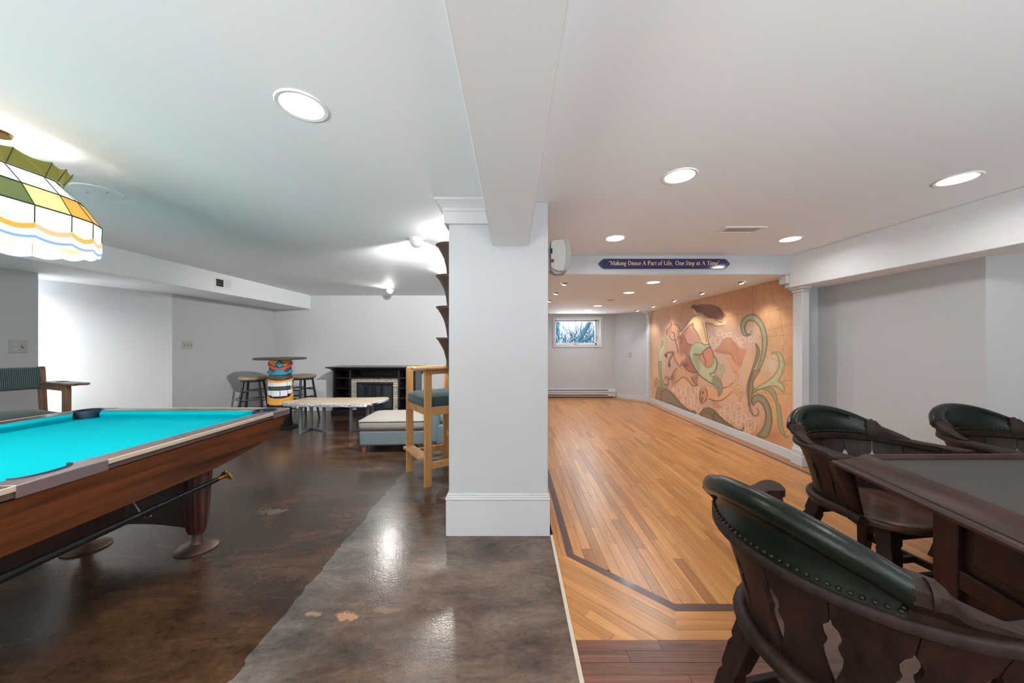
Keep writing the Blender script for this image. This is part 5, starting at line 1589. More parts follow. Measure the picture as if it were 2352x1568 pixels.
b.box(0.135, 0.255, 0.40, 0.415, 0.71, 0.82)
b.build('back_panel', M['espr_in'], TV)
for z in (0.10, 0.30, 0.475, 0.655):
    for x0, x1 in ((-0.70, -0.44), (0.45, 0.70)):
        MB().box(x0, x1, 0.015, 0.40, z, z + 0.016).build('shelf', M['espr'], TV)
MB().box(-0.41, 0.42, 0.0, 0.40, 0.655, 0.678).build('shelf', M['espr'], TV)
MB().box(-0.41, 0.42, 0.03, 0.06, 0.10, 0.655).build('surround_backing', mat('mortar', S(120, 116, 112), 0.9), TV)
st = {}
M['stone'] = mat('ledge_stone', S(168, 164, 160), 0.85, bump=(40, 0.5))
M['stone2'] = mat('ledge_stone_warm', S(182, 170, 158), 0.85, bump=(40, 0.5))
rs = random.Random(11)
def stones(x0, x1, z0, z1):
    z = z0
    while z < z1 - 0.005:
        h = min(rs.choice([0.028, 0.034, 0.042]), z1 - z)
        x = x0
        while x < x1 - 0.008:
            w = min(rs.choice([0.055, 0.08, 0.11, 0.14]), x1 - x)
            if x1 - x - w < 0.02: w = x1 - x
            key = (round(w, 3), round(h, 3), rs.random() < 0.4)
            if key not in st:
                e = 0.004
                st[key] = MB().hexa([(e / 2, 0.0, e / 2), (w - e / 2, 0.0, e / 2), (w - e / 2, 0.0, h - e / 2), (e / 2, 0.0, h - e / 2), (e * 1.5, -0.022, e * 1.2), (w - e * 1.6, -0.018, e * 1.3), (w - e * 1.4, -0.024, h - e * 1.4), (e * 1.3, -0.019, h - e)]).mesh('stone', M['stone2'] if key[2] else M['stone'])
            link_copy(st[key], 'stone', TV, (x, 0.034 - rs.uniform(0, 0.008), z))
            x += w
        z += h
stones(-0.41, -0.31, 0.10, 0.59); stones(0.33, 0.42, 0.10, 0.59); stones(-0.41, 0.42, 0.59, 0.655)
b = MB()
b.box(-0.31, 0.33, 0.005, 0.04, 0.555, 0.59); b.box(-0.31, -0.285, 0.005, 0.04, 0.10, 0.555); b.box(0.305, 0.33, 0.005, 0.04, 0.10, 0.555); b.box(-0.285, 0.305, 0.005, 0.04, 0.10, 0.14)
fb = b.build('firebox_frame', M['black'], TV, bevel=0.002)
MB().box(-0.26, 0.28, 0.000, 0.008, 0.564, 0.576).build('vent_slot', M['dark'], fb)
MB().box(0.004, 0.016, 0.004, 0.03, 0.14, 0.555).build('door_mullion', M['black'], fb)
M['fglass'] = mat('smoked_glass', (0.01, 0.016, 0.02), 0.05, spec=0.8, coat=1.0, coat_rough=0.02)
for x0, x1 in ((-0.285, 0.004), (0.016, 0.305)):
    MB().box(x0, x1, 0.02, 0.024, 0.14, 0.555).build('glass_door', M['fglass'], fb)
MB().tube(smoothpts([(0.20, 0.20, 0.685), (0.13, 0.16, 0.70), (0.07, 0.15, 0.77), (0.0, 0.17, 0.80), (-0.06, 0.2, 0.77), (-0.05, 0.24, 0.70), (0.05, 0.3, 0.685), (0.2, 0.39, 0.70)], 6), 0.006, 8).build('power_cord', M['black'], TV, smooth=True)

# ------------------------------------------------------------------ live edge coffee table
CT = thing('coffee_table', 'live edge wooden coffee table on grey steel frames', 'coffee table', (-2.50, 4.90, 0))
M['slab'] = wood('slab_top', S(176, 158, 138), S(212, 194, 172), 'x', 30, 0.4, 0.1, figure=2)
M['bark_edge'] = mat('slab_edge', S(176, 180, 182), 0.8, var=(45, 0.5), bump=(60, 0.8))
outline = [(-0.66, -0.16), (-0.60, -0.22), (-0.45, -0.26), (-0.25, -0.27), (0.0, -0.285), (0.25, -0.29), (0.42, -0.30), (0.55, -0.30), (0.60, -0.12), (0.66, 0.12), (0.63, 0.30), (0.40, 0.27), (0.15, 0.255), (-0.1, 0.25), (-0.35, 0.245), (-0.55, 0.24), (-0.62, 0.10)]
outline = smoothpts(outline, 5, True)
rj = random.Random(4)
def jit(k, a): return [(x * k + rj.uniform(-a, a), y * k + rj.uniform(-a, a)) for x, y in outline]
top = [(x, y, 0.462) for x, y in jit(0.985, 0.004)]
r1 = [(x, y, 0.450 + rj.uniform(-.004, .004)) for x, y in jit(1.0, 0.008)]
r2 = [(x, y, 0.425 + rj.uniform(-.006, .006)) for x, y in jit(0.985, 0.012)]
r3 = [(x, y, 0.412) for x, y in jit(0.95, 0.006)]
MB().loft([r3, r2, r1, top]).build('live_edge', M['bark_edge'], CT, smooth=True, angle=25)
MB().prism([(x * 0.983, y * 0.983) for x, y in outline], 0.455, 0.4635).build('slab', M['slab'], CT)
M['gstl'] = mat('grey_steel', S(128, 136, 142), 0.4, metal=0.6, var=(20, 0.1))
def frame(pts):
    for (x, y) in pts: MB().box(x - 0.02, x + 0.02, y - 0.012, y + 0.012, 0.0, 0.412).build('leg', M['gstl'], CT, bevel=0.002)
    for (p, q) in zip(pts[:-1], pts[1:]): MB().bar((*p, 0.012), (*q, 0.012), 0.03, 0.024).build('foot_bar', M['gstl'], CT, bevel=0.002)
frame([(-0.47, -0.07), (-0.50, 0.24), (-0.22, 0.08)])
frame([(0.17, 0.08), (0.42, 0.22), (0.47, -0.06)])

# ------------------------------------------------------------------ ottoman and armchair
M['otto_top'] = fabric('ottoman_weave', S(118, 114, 108), S(150, 144, 136), 260, None)
M['otto_body'] = fabric('ottoman_side_weave', S(78, 92, 99), S(112, 126, 132), 260, None)
M['footwood'] = mat('rosy_wood_foot', S(128, 78, 68), 0.4, var=(20, 0.15))


def pillow(b, hx, hy, z0, z1, r=0.05, dome=0.025, n=10):
    """soft box: rounded rectangle rings with a domed top"""
    def rr(k, z):
        P = []
        for cx, cy, a0 in ((hx - r, hy - r, 0), (-hx + r, hy - r, 90), (-hx + r, -hy + r, 180), (hx - r, -hy + r, 270)):
            for i in range(6):
                a = R(a0 + 18 * i); P.append(((cx + r * math.cos(a)) * k, (cy + r * math.sin(a)) * k, z))
        return P
    h = z1 - z0
    return b.loft([rr(0.93, z0), rr(0.985, z0 + h * .12), rr(1.0, z0 + h * .4), rr(1.0, z0 + h * .72), rr(0.985, z0 + h * .92), rr(0.94, z1), rr(0.75, z1 + dome * .6), rr(0.45, z1 + dome * .9), rr(0.08, z1 + dome)])


OT = thing('ottoman', 'large grey upholstered ottoman with thick cushion and wooden feet', 'ottoman', (-1.41, 4.30, 0), R(3))
b = MB(); b.box(-0.37, 0.37, -0.32, 0.32, 0.085, 0.26); b.build('base', M['otto_body'], OT, bevel=0.02, seg=3)
pillow(MB(), 0.385, 0.335, 0.262, 0.375, 0.05, 0.028).build('cushion', M['otto_top'], OT, smooth=True, angle=80)
ring = []
for cx, cy, a0 in ((0.335, 0.285, 0), (-0.335, 0.285, 90), (-0.335, -0.285, 180), (0.335, -0.285, 270)):
    ring += [(cx + 0.05 * math.cos(R(a0 + 18 * i)), cy + 0.05 * math.sin(R(a0 + 18 * i)), 0.366) for i in range(6)]
MB().tube(ring, 0.005, 6, closed=True).build('piping', M['otto_body'], OT, smooth=True)
for sx in (-1, 1):
    for sy in (-1, 1):
        MB().hexa([(sx * .325 - .018, sy * .28 - .018, 0), (sx * .325 + .018, sy * .28 - .018, 0), (sx * .325 + .018, sy * .28 + .018, 0), (sx * .325 - .018, sy * .28 + .018, 0),
                   (sx * .315 - .03, sy * .27 - .03, .09), (sx * .315 + .03, sy * .27 - .03, .09), (sx * .315 + .03, sy * .27 + .03, .09), (sx * .315 - .03, sy * .27 + .03, .09)]).build('foot', M['footwood'], OT, bevel=0.004)
AC = thing('armchair', 'grey blue upholstered armchair half hidden behind the oak chair and pillar', 'armchair', (-0.56, 4.42, 0), R(-4))
M['arm_fab'] = fabric('armchair_weave', S(70, 88, 98), S(102, 122, 132), 260, None)
b = MB(); b.box(-0.40, 0.40, -0.36, 0.40, 0.07, 0.30); b.build('base', M['arm_fab'], AC, bevel=0.02, seg=3)
b = MB(); pillow(b, 0.29, 0.33, 0.30, 0.42, 0.05, 0.02); b.build('seat_cushion', M['arm_fab'], AC, smooth=True, angle=80)
for sx in (-1, 1):
    b = MB(); b.box(sx * 0.345 - 0.065, sx * 0.345 + 0.065, -0.37, 0.40, 0.075, 0.54); b.build('arm', M['arm_fab'], AC, bevel=0.04, seg=4)
b = MB(); b.box(-0.28, 0.28, 0.26, 0.41, 0.30, 0.72); b.build('backrest', M['arm_fab'], AC, bevel=0.05, seg=4)
for sx in (-1, 1):
    for yy in (-0.30, 0.33):
        MB().box(sx * 0.33 - 0.022, sx * 0.33 + 0.022, yy - 0.022, yy + 0.022, 0, 0.08).build('foot', M['footwood'], AC, bevel=0.004)

# ------------------------------------------------------------------ tall spectator chairs
def spectator(loc, rot, label, m_wood, m_fab, k=1.0, cup=1):
    t = thing('spectator_chair', label, 'chair', loc, rot, None)
    w, d, z_arm, z_seat = 0.235, 0.195, 1.035 * k, 0.70 * k
    T = 0.066
    for sx in (-1, 1):
        x = sx * w
        for nm, y, zt in (('front_leg', -d, z_arm), ('back_leg', d, z_arm + 0.16 * k)):
            lean = 0.05 if nm == 'back_leg' else 0.0
            b = MB()
            rings = []
            for z in (0.0, z_arm * 0.72, zt - 0.03, zt - 0.008, zt):
                yo = y + lean * max(0, (z - z_arm * 0.7)) / 0.45
                hw = T / 2 * (1.0 if z < zt - 0.02 else (0.86 if z < zt else 0.6))
                rings.append([(x - .016, yo - hw, z), (x + .016, yo - hw, z), (x + .016, yo + hw, z), (x - .016, yo + hw, z)])
            b.loft(rings); b.build(nm, m_wood, t, bevel=0.004)
        # arm with rounded front corner, lower rail, seat rail
        pr = [(-d - 0.033, z_arm - 0.06), (-d - 0.032, z_arm - 0.03), (-d - 0.022, z_arm - 0.008), (-d, z_arm + 0.001), (d + 0.03, z_arm + 0.003), (d + 0.03, z_arm - 0.042), (-d + 0.035, z_arm - 0.045), (-d + 0.033, z_arm - 0.06)]
        b = MB().prism(pr, x - 0.0165, x + 0.0165, 'yz'); arm = b.build('armrest', m_wood, t, bevel=0.004)
        if sx == cup:
            pad = [(x - 0.03, -d - 0.02), (x - 0.03, d - 0.02), (x + 0.07, d - 0.02), (x + 0.085, d - 0.08), (x + 0.085, -d - 0.12), (x + 0.06, -d - 0.16), (x + 0.025, -d - 0.12), (x - 0.01, -d - 0.15), (x - 0.03, -d - 0.10)]
            MB().prism(pad, z_arm + 0.002, z_arm + 0.02).build('cue_rest_board', m_wood, t, bevel=0.006)
            MB().lathe([(0.036, z_arm + 0.0205), (0.034, z_arm + 0.022), (0.002, z_arm + 0.0222)], (x + 0.035, -0.02, 0), 24).build('cup_hole', M['dark'], t)
        MB().box(x - 0.014, x + 0.014, -d, d, z_seat - 0.075, z_seat - 0.005).build('side_rail', m_wood, t, bevel=0.003)
        MB().box(x - 0.014, x + 0.014, -d, d, 0.15 * k, 0.21 * k).build('stretcher', m_wood, t, bevel=0.003)
    for y in (-d, d):
        MB().box(-w, w, y - 0.012, y + 0.012, z_seat - 0.075, z_seat - 0.01).build('seat_rail', m_wood, t, bevel=0.003)
    MB().box(-w, w, d - 0.012, d + 0.012, 0.30 * k, 0.36 * k).build('stretcher', m_wood, t, bevel=0.003)
    b = MB(); b.box(-w + 0.017, w - 0.017, -d - 0.075, -d + 0.032, 0.235 * k, 0.263 * k); b.build('footrest', m_wood, t, bevel=0.008, seg=3)
    b = MB(); pillow(b, w - 0.012, d + 0.035, z_seat - 0.006, z_seat + 0.085, 0.04, 0.03); b.build('seat_cushion', m_fab, t, smooth=True, angle=80)
    yb = d + 0.02
    b = MB()
    rings = []
    for i in range(9):
        s = -1 + 2 * i / 8; x = s * (w - 0.018); bow = 0.03 * (1 - s * s)
        rings.append([(x, yb + 0.015 + bow, z_arm - 0.05 * k), (x, yb - 0.035 + bow, z_arm - 0.035 * k), (x, yb - 0.02 + bow, z_arm + 0.06 * k), (x, yb + 0.0 + bow, z_arm + 0.145 * k), (x, yb + 0.03 + bow, z_arm + 0.155 * k), (x, yb + 0.04 + bow, z_arm + 0.05 * k)])
    b.loft(rings); b.build('back_cushion', m_fab, t, smooth=True, angle=50)
    return t


M['oak'] = wood('honey_oak', S(176, 122, 70), S(214, 164, 106), 'z', 60, 0.35, 0.2)
M['oak2'] = wood('worn_oak', S(84, 60, 42), S(132, 100, 74), 'z', 60, 0.4, 0.1)
M['rib'] = fabric('ribbed_green_cloth', S(36, 60, 66), S(66, 92, 96), 40, 'y')
M['rib2'] = fabric('ribbed_teal_cloth', S(36, 52, 54), S(76, 98, 102), 34, 'x')
spectator((-0.72, 3.335, 0), R(-54.4), 'tall honey oak spectator chair with ribbed green seat beside the pillar', M['oak'], M['rib'], 1.0, 1)
spectator((-3.83, 2.60, 0), R(70), 'dark worn oak spectator chair with ribbed blue green cushions by the doorway', M['oak2'], M['rib2'], 0.895, 1)

# ------------------------------------------------------------------ tiered brown column lamp behind the pillar
TL = thing('tiered_floor_lamp', 'brown column of four stacked flared tiers glowing up at the ceiling beside the pillar', 'floor lamp', (-0.505, 2.86, 0))
M['brown_tier'] = mat('brown_tier', S(92, 72, 62), 0.4, var=(14, 0.12))
MB().lathe([(0.12, 0.0), (0.12, 0.015), (0.03, 0.03), (0.016, 0.05), (0.016, 1.02)], n=24).build('stand', M['brown_tier'], TL, smooth=True)
for k in range(4):
    z0 = 1.055 + 0.2545 * k; z1 = z0 + 0.2545
    pr = [(0.03, z0), (0.036, z0 + 0.02), (0.044, z0 + 0.08), (0.060, z0 + 0.145), (0.083, z0 + 0.19), (0.108, z1 - 0.022), (0.116, z1 - 0.016), (0.117, z1 - 0.010), (0.124, z1 - 0.008), (0.124, z1 - 0.002), (0.128, z1), (0.120, z1), (0.09, z1 - 0.03), (0.03, z1 - 0.07)]
    MB().lathe(pr, n=36).build('tier', M['brown_tier'], TL, smooth=True, angle=35)
MB().lathe([(0.04, 2.03), (0.04, 2.05), (0.002, 2.055)], n=16).build('bulb', emat('uplight_bulb', (1, 0.97, 0.92), 20), TL)
d = bpy.data.lights.new('uplight', 'POINT'); d.energy = 5.0; d.shadow_soft_size = 0.04; d.color = (1, 0.97, 0.93)
o = bpy.data.objects.new('uplight', d); o.location = (-0.505, 2.86, 2.09); COL.objects.link(o)
# ------------------------------------------------------------------ game table
GT = thing('game_table', 'heavy dark wooden game table with sloping rim and leather top', 'game table', (1.9, 0.9, 0))
M['mahdk'] = wood('dark_mahogany', S(34, 19, 16), S(64, 38, 31), 'y', 50, 0.42, 0.0)
M['mahdk2'] = wood('dark_mahogany_base', S(30, 15, 15), S(52, 28, 26), 'z', 50, 0.4, 0.05)
M['leather_top'] = mat('olive_leather_top', S(48, 45, 40), 0.6, var=(3, 0.08), bump=(300, 0.08))
gp = [(1.163 - 1.9, 0.20 - 0.9), (2.80 - 1.9, 0.20 - 0.9), (2.80 - 1.9, 1.575 - 0.9), (1.452 - 1.9, 1.565 - 0.9)]


def inset(poly, d):
    n = len(poly); out = []
    L = []
    for i in range(n):
        a, b_ = Vector(poly[i]), Vector(poly[(i + 1) % n]); u = (b_ - a).normalized(); nrm = Vector((-u.y, u.x))
        L.append((a + nrm * d, u))
    for i in range(n):
        p, u = L[i - 1]; q, w = L[i]
        det = u.x * (-w.y) - (-w.x) * u.y
        r = q - p; s = (r.x * (-w.y) - (-w.x) * r.y) / det
        v = p + u * s; out.append((v.x, v.y))
    return out


def at_z(p, z): return [(x, y, z) for x, y in p]


prof = [(0.03, 0.703), (0.008, 0.706), (0.0, 0.713), (0.0, 0.722), (0.006, 0.729), (0.018, 0.732), (0.070, 0.766), (0.076, 0.774), (0.082, 0.780), (0.094, 0.780), (0.100, 0.774), (0.104, 0.764)]
prof_o = prof
MB().loft([at_z(inset(gp, d), z) for d, z in prof], cap=False).build('rim', M['mahdk'], GT, smooth=True, angle=28)
MB().prism(inset(gp, 0.101), 0.735, 0.762).build('leather_top', M['leather_top'], GT)
MB().prism(inset(gp, 0.02), 0.703, 0.735).build('under_top', M['mahdk'], GT)
# panelled pedestal
pd = [(1.46 - 1.9, 0.45 - 0.9), (2.55 - 1.9, 0.45 - 0.9), (2.55 - 1.9, 1.33 - 0.9), (1.625 - 1.9, 1.33 - 0.9)]
MB().prism(inset(pd, 0.02), 0.06, 0.703).build('pedestal', M['mahdk2'], GT)
MB().prism(inset(pd, -0.02), 0.0, 0.08).build('plinth', M['mahdk2'], GT, bevel=0.006)
for _k, _s in (('mahdk', 0.3), ('mahdk2', 0.25)):
    M[_k].node_tree.nodes['Principled BSDF'].inputs['Specular IOR Level'].default_value = _s
for i in range(4):
    a, c = Vector(pd[i]), Vector(pd[(i + 1) % 4]); u = (c - a).normalized(); nn = Vector((-u.y, u.x)); L_ = (c - a).length
    ang = math.atan2(u.y, u.x)
    def fb_(name, s0, s1, z0, z1, d0, d1, bev=0.004):
        p0, p1 = a + u * s0, a + u * s1
        q = [p0 + nn * d0, p1 + nn * d0, p1 + nn * d1, p0 + nn * d1]
        MB().hexa([(v.x, v.y, z0) for v in q] + [(v.x, v.y, z1) for v in q]).build(name, M['mahdk2'], GT, bevel=bev)
    fb_('stile', 0.0, 0.09, 0.08, 0.69, 0.0, 0.022); fb_('stile', L_ - 0.09, L_, 0.08, 0.69, 0.0, 0.022)
    fb_('stile', L_ / 2 - 0.045, L_ / 2 + 0.045, 0.08, 0.69, 0.0, 0.022)
    for z0, z1 in ((0.08, 0.13), (0.37, 0.44), (0.655, 0.69)):
        fb_('rail', 0.09, L_ / 2 - 0.045, z0, z1, 0.002, 0.022); fb_('rail', L_ / 2 + 0.045, L_ - 0.09, z0, z1, 0.002, 0.022)
    for z0, z1 in ((0.13, 0.37), (0.44, 0.655)):
        for s0, s1 in ((0.09, L_ / 2 - 0.045), (L_ / 2 + 0.045, L_ - 0.09)):
            fb_('raised_panel', s0 + 0.035, s1 - 0.035, z0 + 0.035, z1 - 0.035, 0.008, 0.022, 0.006)

# ------------------------------------------------------------------ captain chairs
M['chairwood'] = wood('dark_oak_chair', S(21, 12, 10), S(50, 33, 26), 'z', 70, 0.52, 0.0)
M['seatwood'] = wood('worn_seat_oak', S(60, 40, 30), S(104, 78, 62), 'y', 60, 0.38, 0.2)
M['green_lea'] = mat('dark_green_leather', S(10, 21, 13), 0.30, var=(7, 0.3), bump=(220, 0.06), spec=0.3)
M['nail'] = mat('bronze_nail', S(62, 50, 40), 0.45, metal=0.8)


for _k, _s in (('chairwood', 0.22), ('seatwood', 0.3)):
    M[_k].node_tree.nodes['Principled BSDF'].inputs['Specular IOR Level'].default_value = _s


def captain(loc, rot, label, group='captain chairs around the game table'):
    t = thing('captain_chair', label, 'chair', loc, rot, group)
    t.scale = (1.05, 1.05, 1.05)
    W_ = M['chairwood']
    RX, RY, YC = 0.295, 0.270, 0.0          # U of the arm rail; back towards +y
    ZR0, ZR1 = 0.667, 0.699

    def rail_pt(a):
        """a in degrees: 0 = one side, 180 = other; beyond = straight arms forward"""
        if a < 0: return Vector((RX + 0.045 * (-a / 60), YC + a * 0.0024, 0)), Vector((1, 0, 0))
        if a > 180: return Vector((-RX - 0.045 * ((a - 180) / 60), YC - (a - 180) * 0.0024, 0)), Vector((-1, 0, 0))
        c, s = math.cos(R(a)), math.sin(R(a))
        n = Vector((c / RX, s / RY, 0)).normalized()
        return Vector((RX * c, YC + RY * s, 0)), n
    # arm rail
    rings = []
    for a in list(range(-60, 0, 6)) + list(range(0, 181, 6)) + list(range(186, 241, 6)):
        p, n = rail_pt(a)
        e = max(0, -a, a - 180)
        wi, wo = 0.030, 0.030
        if e > 24: wi = 0.030 + 0.024 * min(1, (e - 24) / 20); wo = 0.030 + 0.008 * min(1, (e - 24) / 20)
        if e >= 54: wi *= 0.9; wo *= 0.9
        if e >= 60: wi *= 0.6; wo *= 0.6
        q0, q1 = p - n * wi, p + n * wo
        rings.append([(q0.x, q0.y, ZR0 + .004), (q0.x, q0.y, ZR1 - .004), ((q0 * .85 + q1 * .15).x, (q0 * .85 + q1 * .15).y, ZR1), ((q0 * .15 + q1 * .85).x, (q0 * .15 + q1 * .85).y, ZR1), (q1.x, q1.y, ZR1 - .008), (q1.x, q1.y, ZR0 + .008), ((q0 * .2 + q1 * .8).x, (q0 * .2 + q1 * .8).y, ZR0), ((q0 * .8 + q1 * .2).x, (q0 * .8 + q1 * .2).y, ZR0)])
    MB().loft(rings).build('arm_rail', W_, t, smooth=True, angle=50)
    # crest: wooden base band with leather roll
    A0, A1 = 44, 136
    def crest_h(a):
        s = (a - 90) / 46.0
        return 0.082 + 0.066 * (1 - s * s)
    def sec(a, prof):
        p, n = rail_pt(a); return [(p.x + n.x * o, p.y + n.y * o, ZR1 + z) for o, z in prof]
    rings = []
    for i in range(41):
        a = A0 + (A1 - A0) * i / 40
        h = crest_h(a); rr = 0.030
        prof = [(-0.022, 0.0), (-0.021, 0.25 * h), (-0.012, 0.55 * h), (0.000, 0.78 * h)]
        cx_, cz_ = 0.026, h - rr
        for k in range(9):
            an = R(165 - 32 * k); prof.append((cx_ + rr * math.cos(an), cz_ + rr * math.sin(an)))
        prof += [(0.016, 0.38 * h), (0.020, 0.2 * h), (0.026, 0.0)]
        rings.append(sec(a, prof))
    MB().loft(rings).build('leather_roll', M['green_lea'], t, smooth=True, angle=60)
    # nails along both lower edges
    b = MB()
    for i in range(30):
        a = A0 + 2 + (A1 - A0 - 4) * i / 29
        p, n = rail_pt(a)
        for o in (-0.0225, 0.0255):
            b.ball((p.x + n.x * o, p.y + n.y * o, ZR1 + 0.010), 0.0048, 8, 5)
    for a in (A0 + 1.2, A1 - 1.2):
        p, n = rail_pt(a)
        for k in range(4):
            z = 0.016 + 0.012 * k; b.ball((p.x - n.x * (0.0215 - 0.10 * max(0, z - 0.05)), p.y - n.y * (0.0215 - 0.10 * max(0, z - 0.05)), ZR1 + z), 0.0046, 8, 5)
            b.ball((p.x + n.x * 0.022, p.y + n.y * 0.022, ZR1 + z), 0.0046, 8, 5)
    tag(b.build('nail_trim', M['nail'], t, smooth=True), kind='stuff')
    # carved end blocks with scrolls, tapering down onto the arms
    for a_in, a_out in ((A0 + 0.5, A0 - 32), (A1 - 0.5, A1 + 32)):
        rings = []
        for i in range(9):
            s = i / 8; a = a_in + (a_out - a_in) * s
            h = (crest_h(a_in) - 0.02) * (1 - s) ** 0.9 + 0.004
            if s < 0.30: h = crest_h(a_in) - 0.004 - 0.03 * s
            wi = 0.024 - 0.008 * s
            ou = 0.056 * (1 - s) + 0.020 * s
            rings.append(sec(a, [(-wi, 0.0), (-wi * 0.9, h * .6), (-wi * 0.2, h * .97), (ou * 0.6, h * 1.0), (ou * 0.95, h * .86), (ou, h * .55), (0.028 - 0.008 * s, h * .22), (0.026 - 0.008 * s, 0.0)]))
        blk = MB().loft(rings).build('end_block', W_, t, smooth=True, angle=35)
        p, n = rail_pt(a_in + (a_out - a_in) * 0.10)
        p2, _ = rail_pt(a_in + (a_out - a_in) * 0.22)
        dr = (p2 - p).normalized()
        hz = ZR1 + crest_h(a_in) - 0.030
        c0 = Vector((p.x + n.x * 0.028, p.y + n.y * 0.028, hz))
        b = MB()
        for r0, d0, d1 in ((0.027, 0.004, 0.012), (0.019, 0.012, 0.016), (0.010, 0.016, 0.021), (0.005, 0.021, 0.024)):
            b.tube([c0 + dr * d0, c0 + dr * d1], r0, 20)
        b.build('scroll', W_, blk, smooth=True)
    # staves between seat and arm rail
    def seat_pt(a):
        c, s = math.cos(R(a)), math.sin(R(a))
        if a < 0: return Vector((0.222, YC + a * 0.0022, 0))
        if a > 180: return Vector((-0.222, YC - (a - 180) * 0.0022, 0))
        return Vector((0.222 * c, YC + 0.205 * s, 0))
    GAP = [(0, .0012), (.16, .0012), (.20, .005), (.27, .011), (.36, .017), (.44, .019), (.50, .012), (.54, .010), (.58, .015), (.64, .017), (.70, .012), (.74, .003), (.80, .0012), (1, .0012)]
    edges = [-34, -6, 16, 38, 60, 82.5, 105, 127, 149, 171, 186, 214]
    edges = [-36, -8, 15, 40, 65, 90, 115, 140, 165, 188, 216]
    for i in range(len(edges) - 1):
        e0, e1 = edges[i], edges[i + 1]
        b = MB(); layers = []
        for th in (-0.007, 0.007):
            lay = []
            for v, g in GAP:
                row = []
                for k in range(5):
                    gd0 = math.degrees(g / 0.26) if 0 < i else 0.3
                    gd1 = math.degrees(g / 0.26) if i < len(edges) - 2 else 0.3
                    a = (e0 + gd0) + (e1 - gd1 - e0 - gd0) * k / 4
                    p, n = rail_pt(a); q = seat_pt(a)
                    v_ = v * 1.0
                    bow = 0.018 * math.sin(PI * v_)
                    x = q.lerp(p, v_) - n * bow * 0.4
                    row.append((x.x + n.x * th, x.y + n.y * th, 0.420 + (ZR0 + 0.004 - 0.420) * v_))
                lay.append(row)
            layers.append(lay)
        nr = len(GAP)
        idx = lambda l, r, k: (l * nr + r) * 5 + k
        vs = [p for lay in layers for row in lay for p in row]
        fs = []
        for r in range(nr - 1):
            for k in range(4):
                fs.append((idx(0, r, k), idx(0, r + 1, k), idx(0, r + 1, k + 1), idx(0, r, k + 1)))
                fs.append((idx(1, r, k), idx(1, r, k + 1), idx(1, r + 1, k + 1), idx(1, r + 1, k)))
            fs.append((idx(0, r, 0), idx(1, r, 0), idx(1, r + 1, 0), idx(0, r + 1, 0)))
            fs.append((idx(0, r, 4), idx(0, r + 1, 4), idx(1, r + 1, 4), idx(1, r, 4)))
        for r in (0, nr - 1):
            for k in range(4): fs.append((idx(0, r, k), idx(0, r, k + 1), idx(1, r, k + 1), idx(1, r, k)))
        b.add(vs, fs); b.build('stave', W_, t, smooth=True, angle=35)
    # front arm posts, wedge shaped
    for a in (-44, 224):
        p, n = rail_pt(a); q = seat_pt(a)
        rings = []
        for z, k in ((0.42, 0.60), (0.52, 0.85), (0.60, 1.05), (ZR0 + 0.003, 1.2)):
            s = (z - 0.42) / (ZR0 - 0.42); c = q.lerp(p, s)
            rings.append([(c.x + n.x * 0.026 * k * math.cos(2 * PI * j / 14), c.y + 0.036 * k * math.sin(2 * PI * j / 14), z) for j in range(14)])
        MB().loft(rings).build('arm_post', W_, t, smooth=True, angle=60)
    # seat
    def seat_ring(k, z):
        P = []
        for j in range(40):
            an = 2 * PI * j / 40; c, s = math.cos(an), math.sin(an)
            x = 0.245 * math.copysign(abs(c) ** 0.8, c); y = (0.225 if s > 0 else 0.255) * math.copysign(abs(s) ** 0.8, s)
            P.append((x * k, y * k, (z if not callable(z) else z(x * k, y * k)) - 0.018))
        return P
    dish = lambda x, y: 0.443 - 0.016 * max(0, 1 - (abs(x) / 0.19) ** 2) * max(0, 1 - (abs(y - 0.01) / 0.2) ** 2) * (1.0 if y > -0.12 else max(0, (y + 0.24) / 0.12))
    MB().loft([seat_ring(0.90, 0.402), seat_ring(0.98, 0.408), seat_ring(1.0, 0.422), seat_ring(0.985, 0.436)] + [seat_ring(k, dish) for k in (0.95, 0.85, 0.7, 0.5, 0.3, 0.12, 0.01)]).build('seat', M['seatwood'], t, smooth=True, angle=60)
    # bent rim round the back of the seat with curled ends
    pts = []
    for a in range(-40, 221, 10):
        q = seat_pt(a); _, n = rail_pt(a); pts.append((q.x + n.x * 0.022, q.y + n.y * 0.022, 0.418))
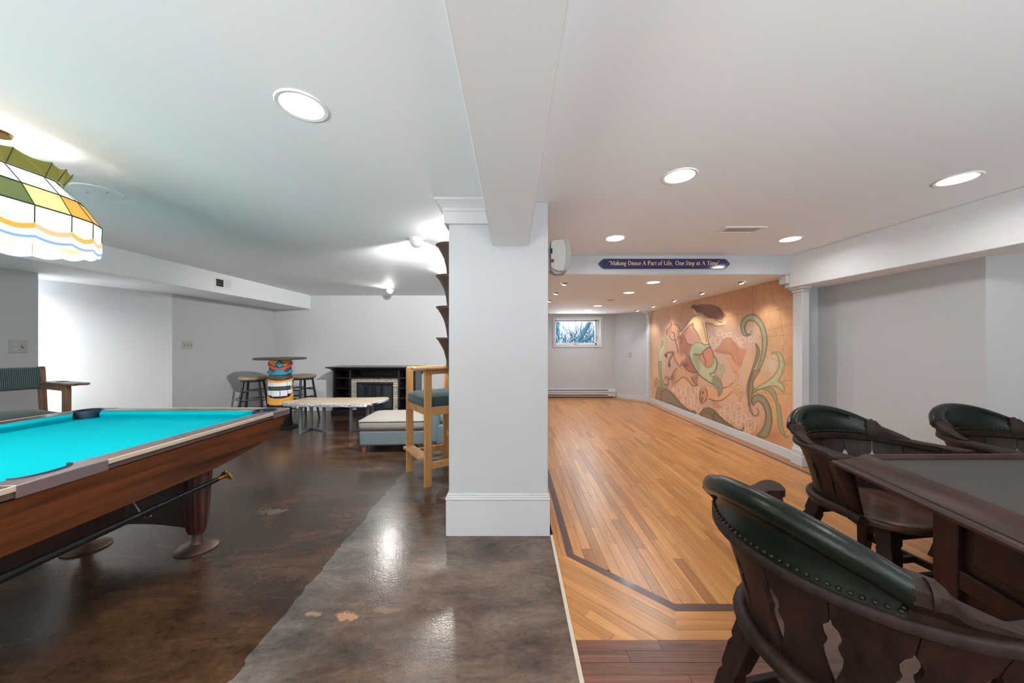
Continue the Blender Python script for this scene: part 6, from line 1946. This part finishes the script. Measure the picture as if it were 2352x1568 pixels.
    MB().tube(pts, [0.014] + [0.023] * (len(pts) - 2) + [0.014], 12, flat=0.95).build('seat_rim', W_, t, smooth=True, angle=60)
    for sx in (-1, 1):
        MB().tube([(sx * 0.246, -0.085, 0.416), (sx * 0.246, -0.125, 0.408), (sx * 0.236, -0.145, 0.402)], [0.023, 0.026, 0.012], 12).build('rim_curl', W_, t, smooth=True)
    MB().box(-0.17, 0.17, -0.16, -0.13, 0.325, 0.386).build('apron', W_, t, bevel=0.005)
    MB().box(-0.17, 0.17, 0.11, 0.14, 0.325, 0.386).build('apron', W_, t, bevel=0.005)
    # splayed legs and stretchers
    for sx in (-1, 1):
        for sy in (-1, 1):
            rings = []
            for z, w in ((0.0, 0.019), (0.05, 0.020), (0.20, 0.026), (0.215, 0.022), (0.23, 0.027), (0.30, 0.030), (0.315, 0.026), (0.33, 0.031), (0.386, 0.032)):
                s = 1 - z / 0.386; cx_, cy_ = sx * (0.15 + 0.085 * s), sy * (0.145 + 0.085 * s) - 0.01
                rings.append([(cx_ - w, cy_ - w, z), (cx_ + w, cy_ - w, z), (cx_ + w, cy_ + w, z), (cx_ - w, cy_ + w, z)])
            MB().loft(rings).build('leg', W_, t, bevel=0.003)
    for sx in (-1, 1):
        MB().bar((sx * 0.215, -0.215, 0.13), (sx * 0.215, 0.195, 0.13), 0.022, 0.032).build('stretcher', W_, t, bevel=0.003)
    MB().bar((-0.215, -0.01, 0.13), (0.215, -0.01, 0.13), 0.022, 0.030).build('stretcher', W_, t, bevel=0.003)
    MB().bar((-0.205, -0.205, 0.19), (0.205, -0.205, 0.19), 0.022, 0.030).build('stretcher', W_, t, bevel=0.003)
    return t


ch = captain((0.915, 0.925, 0), R(101), 'dark captain chair with green leather roll seen from behind, pulled up to the game table')
c2 = copy_tree(ch); c2.location = (1.87, 1.775, 0); c2.rotation_euler = (0, 0, R(8))
c2['label'] = 'dark captain chair with green leather roll and bare wooden seat at the table corner'
c3 = copy_tree(ch); c3.location = (2.765, 1.83, 0); c3.rotation_euler = (0, 0, R(6))
c3['label'] = 'dark captain chair with green leather roll cut by the frame edge behind the game table'
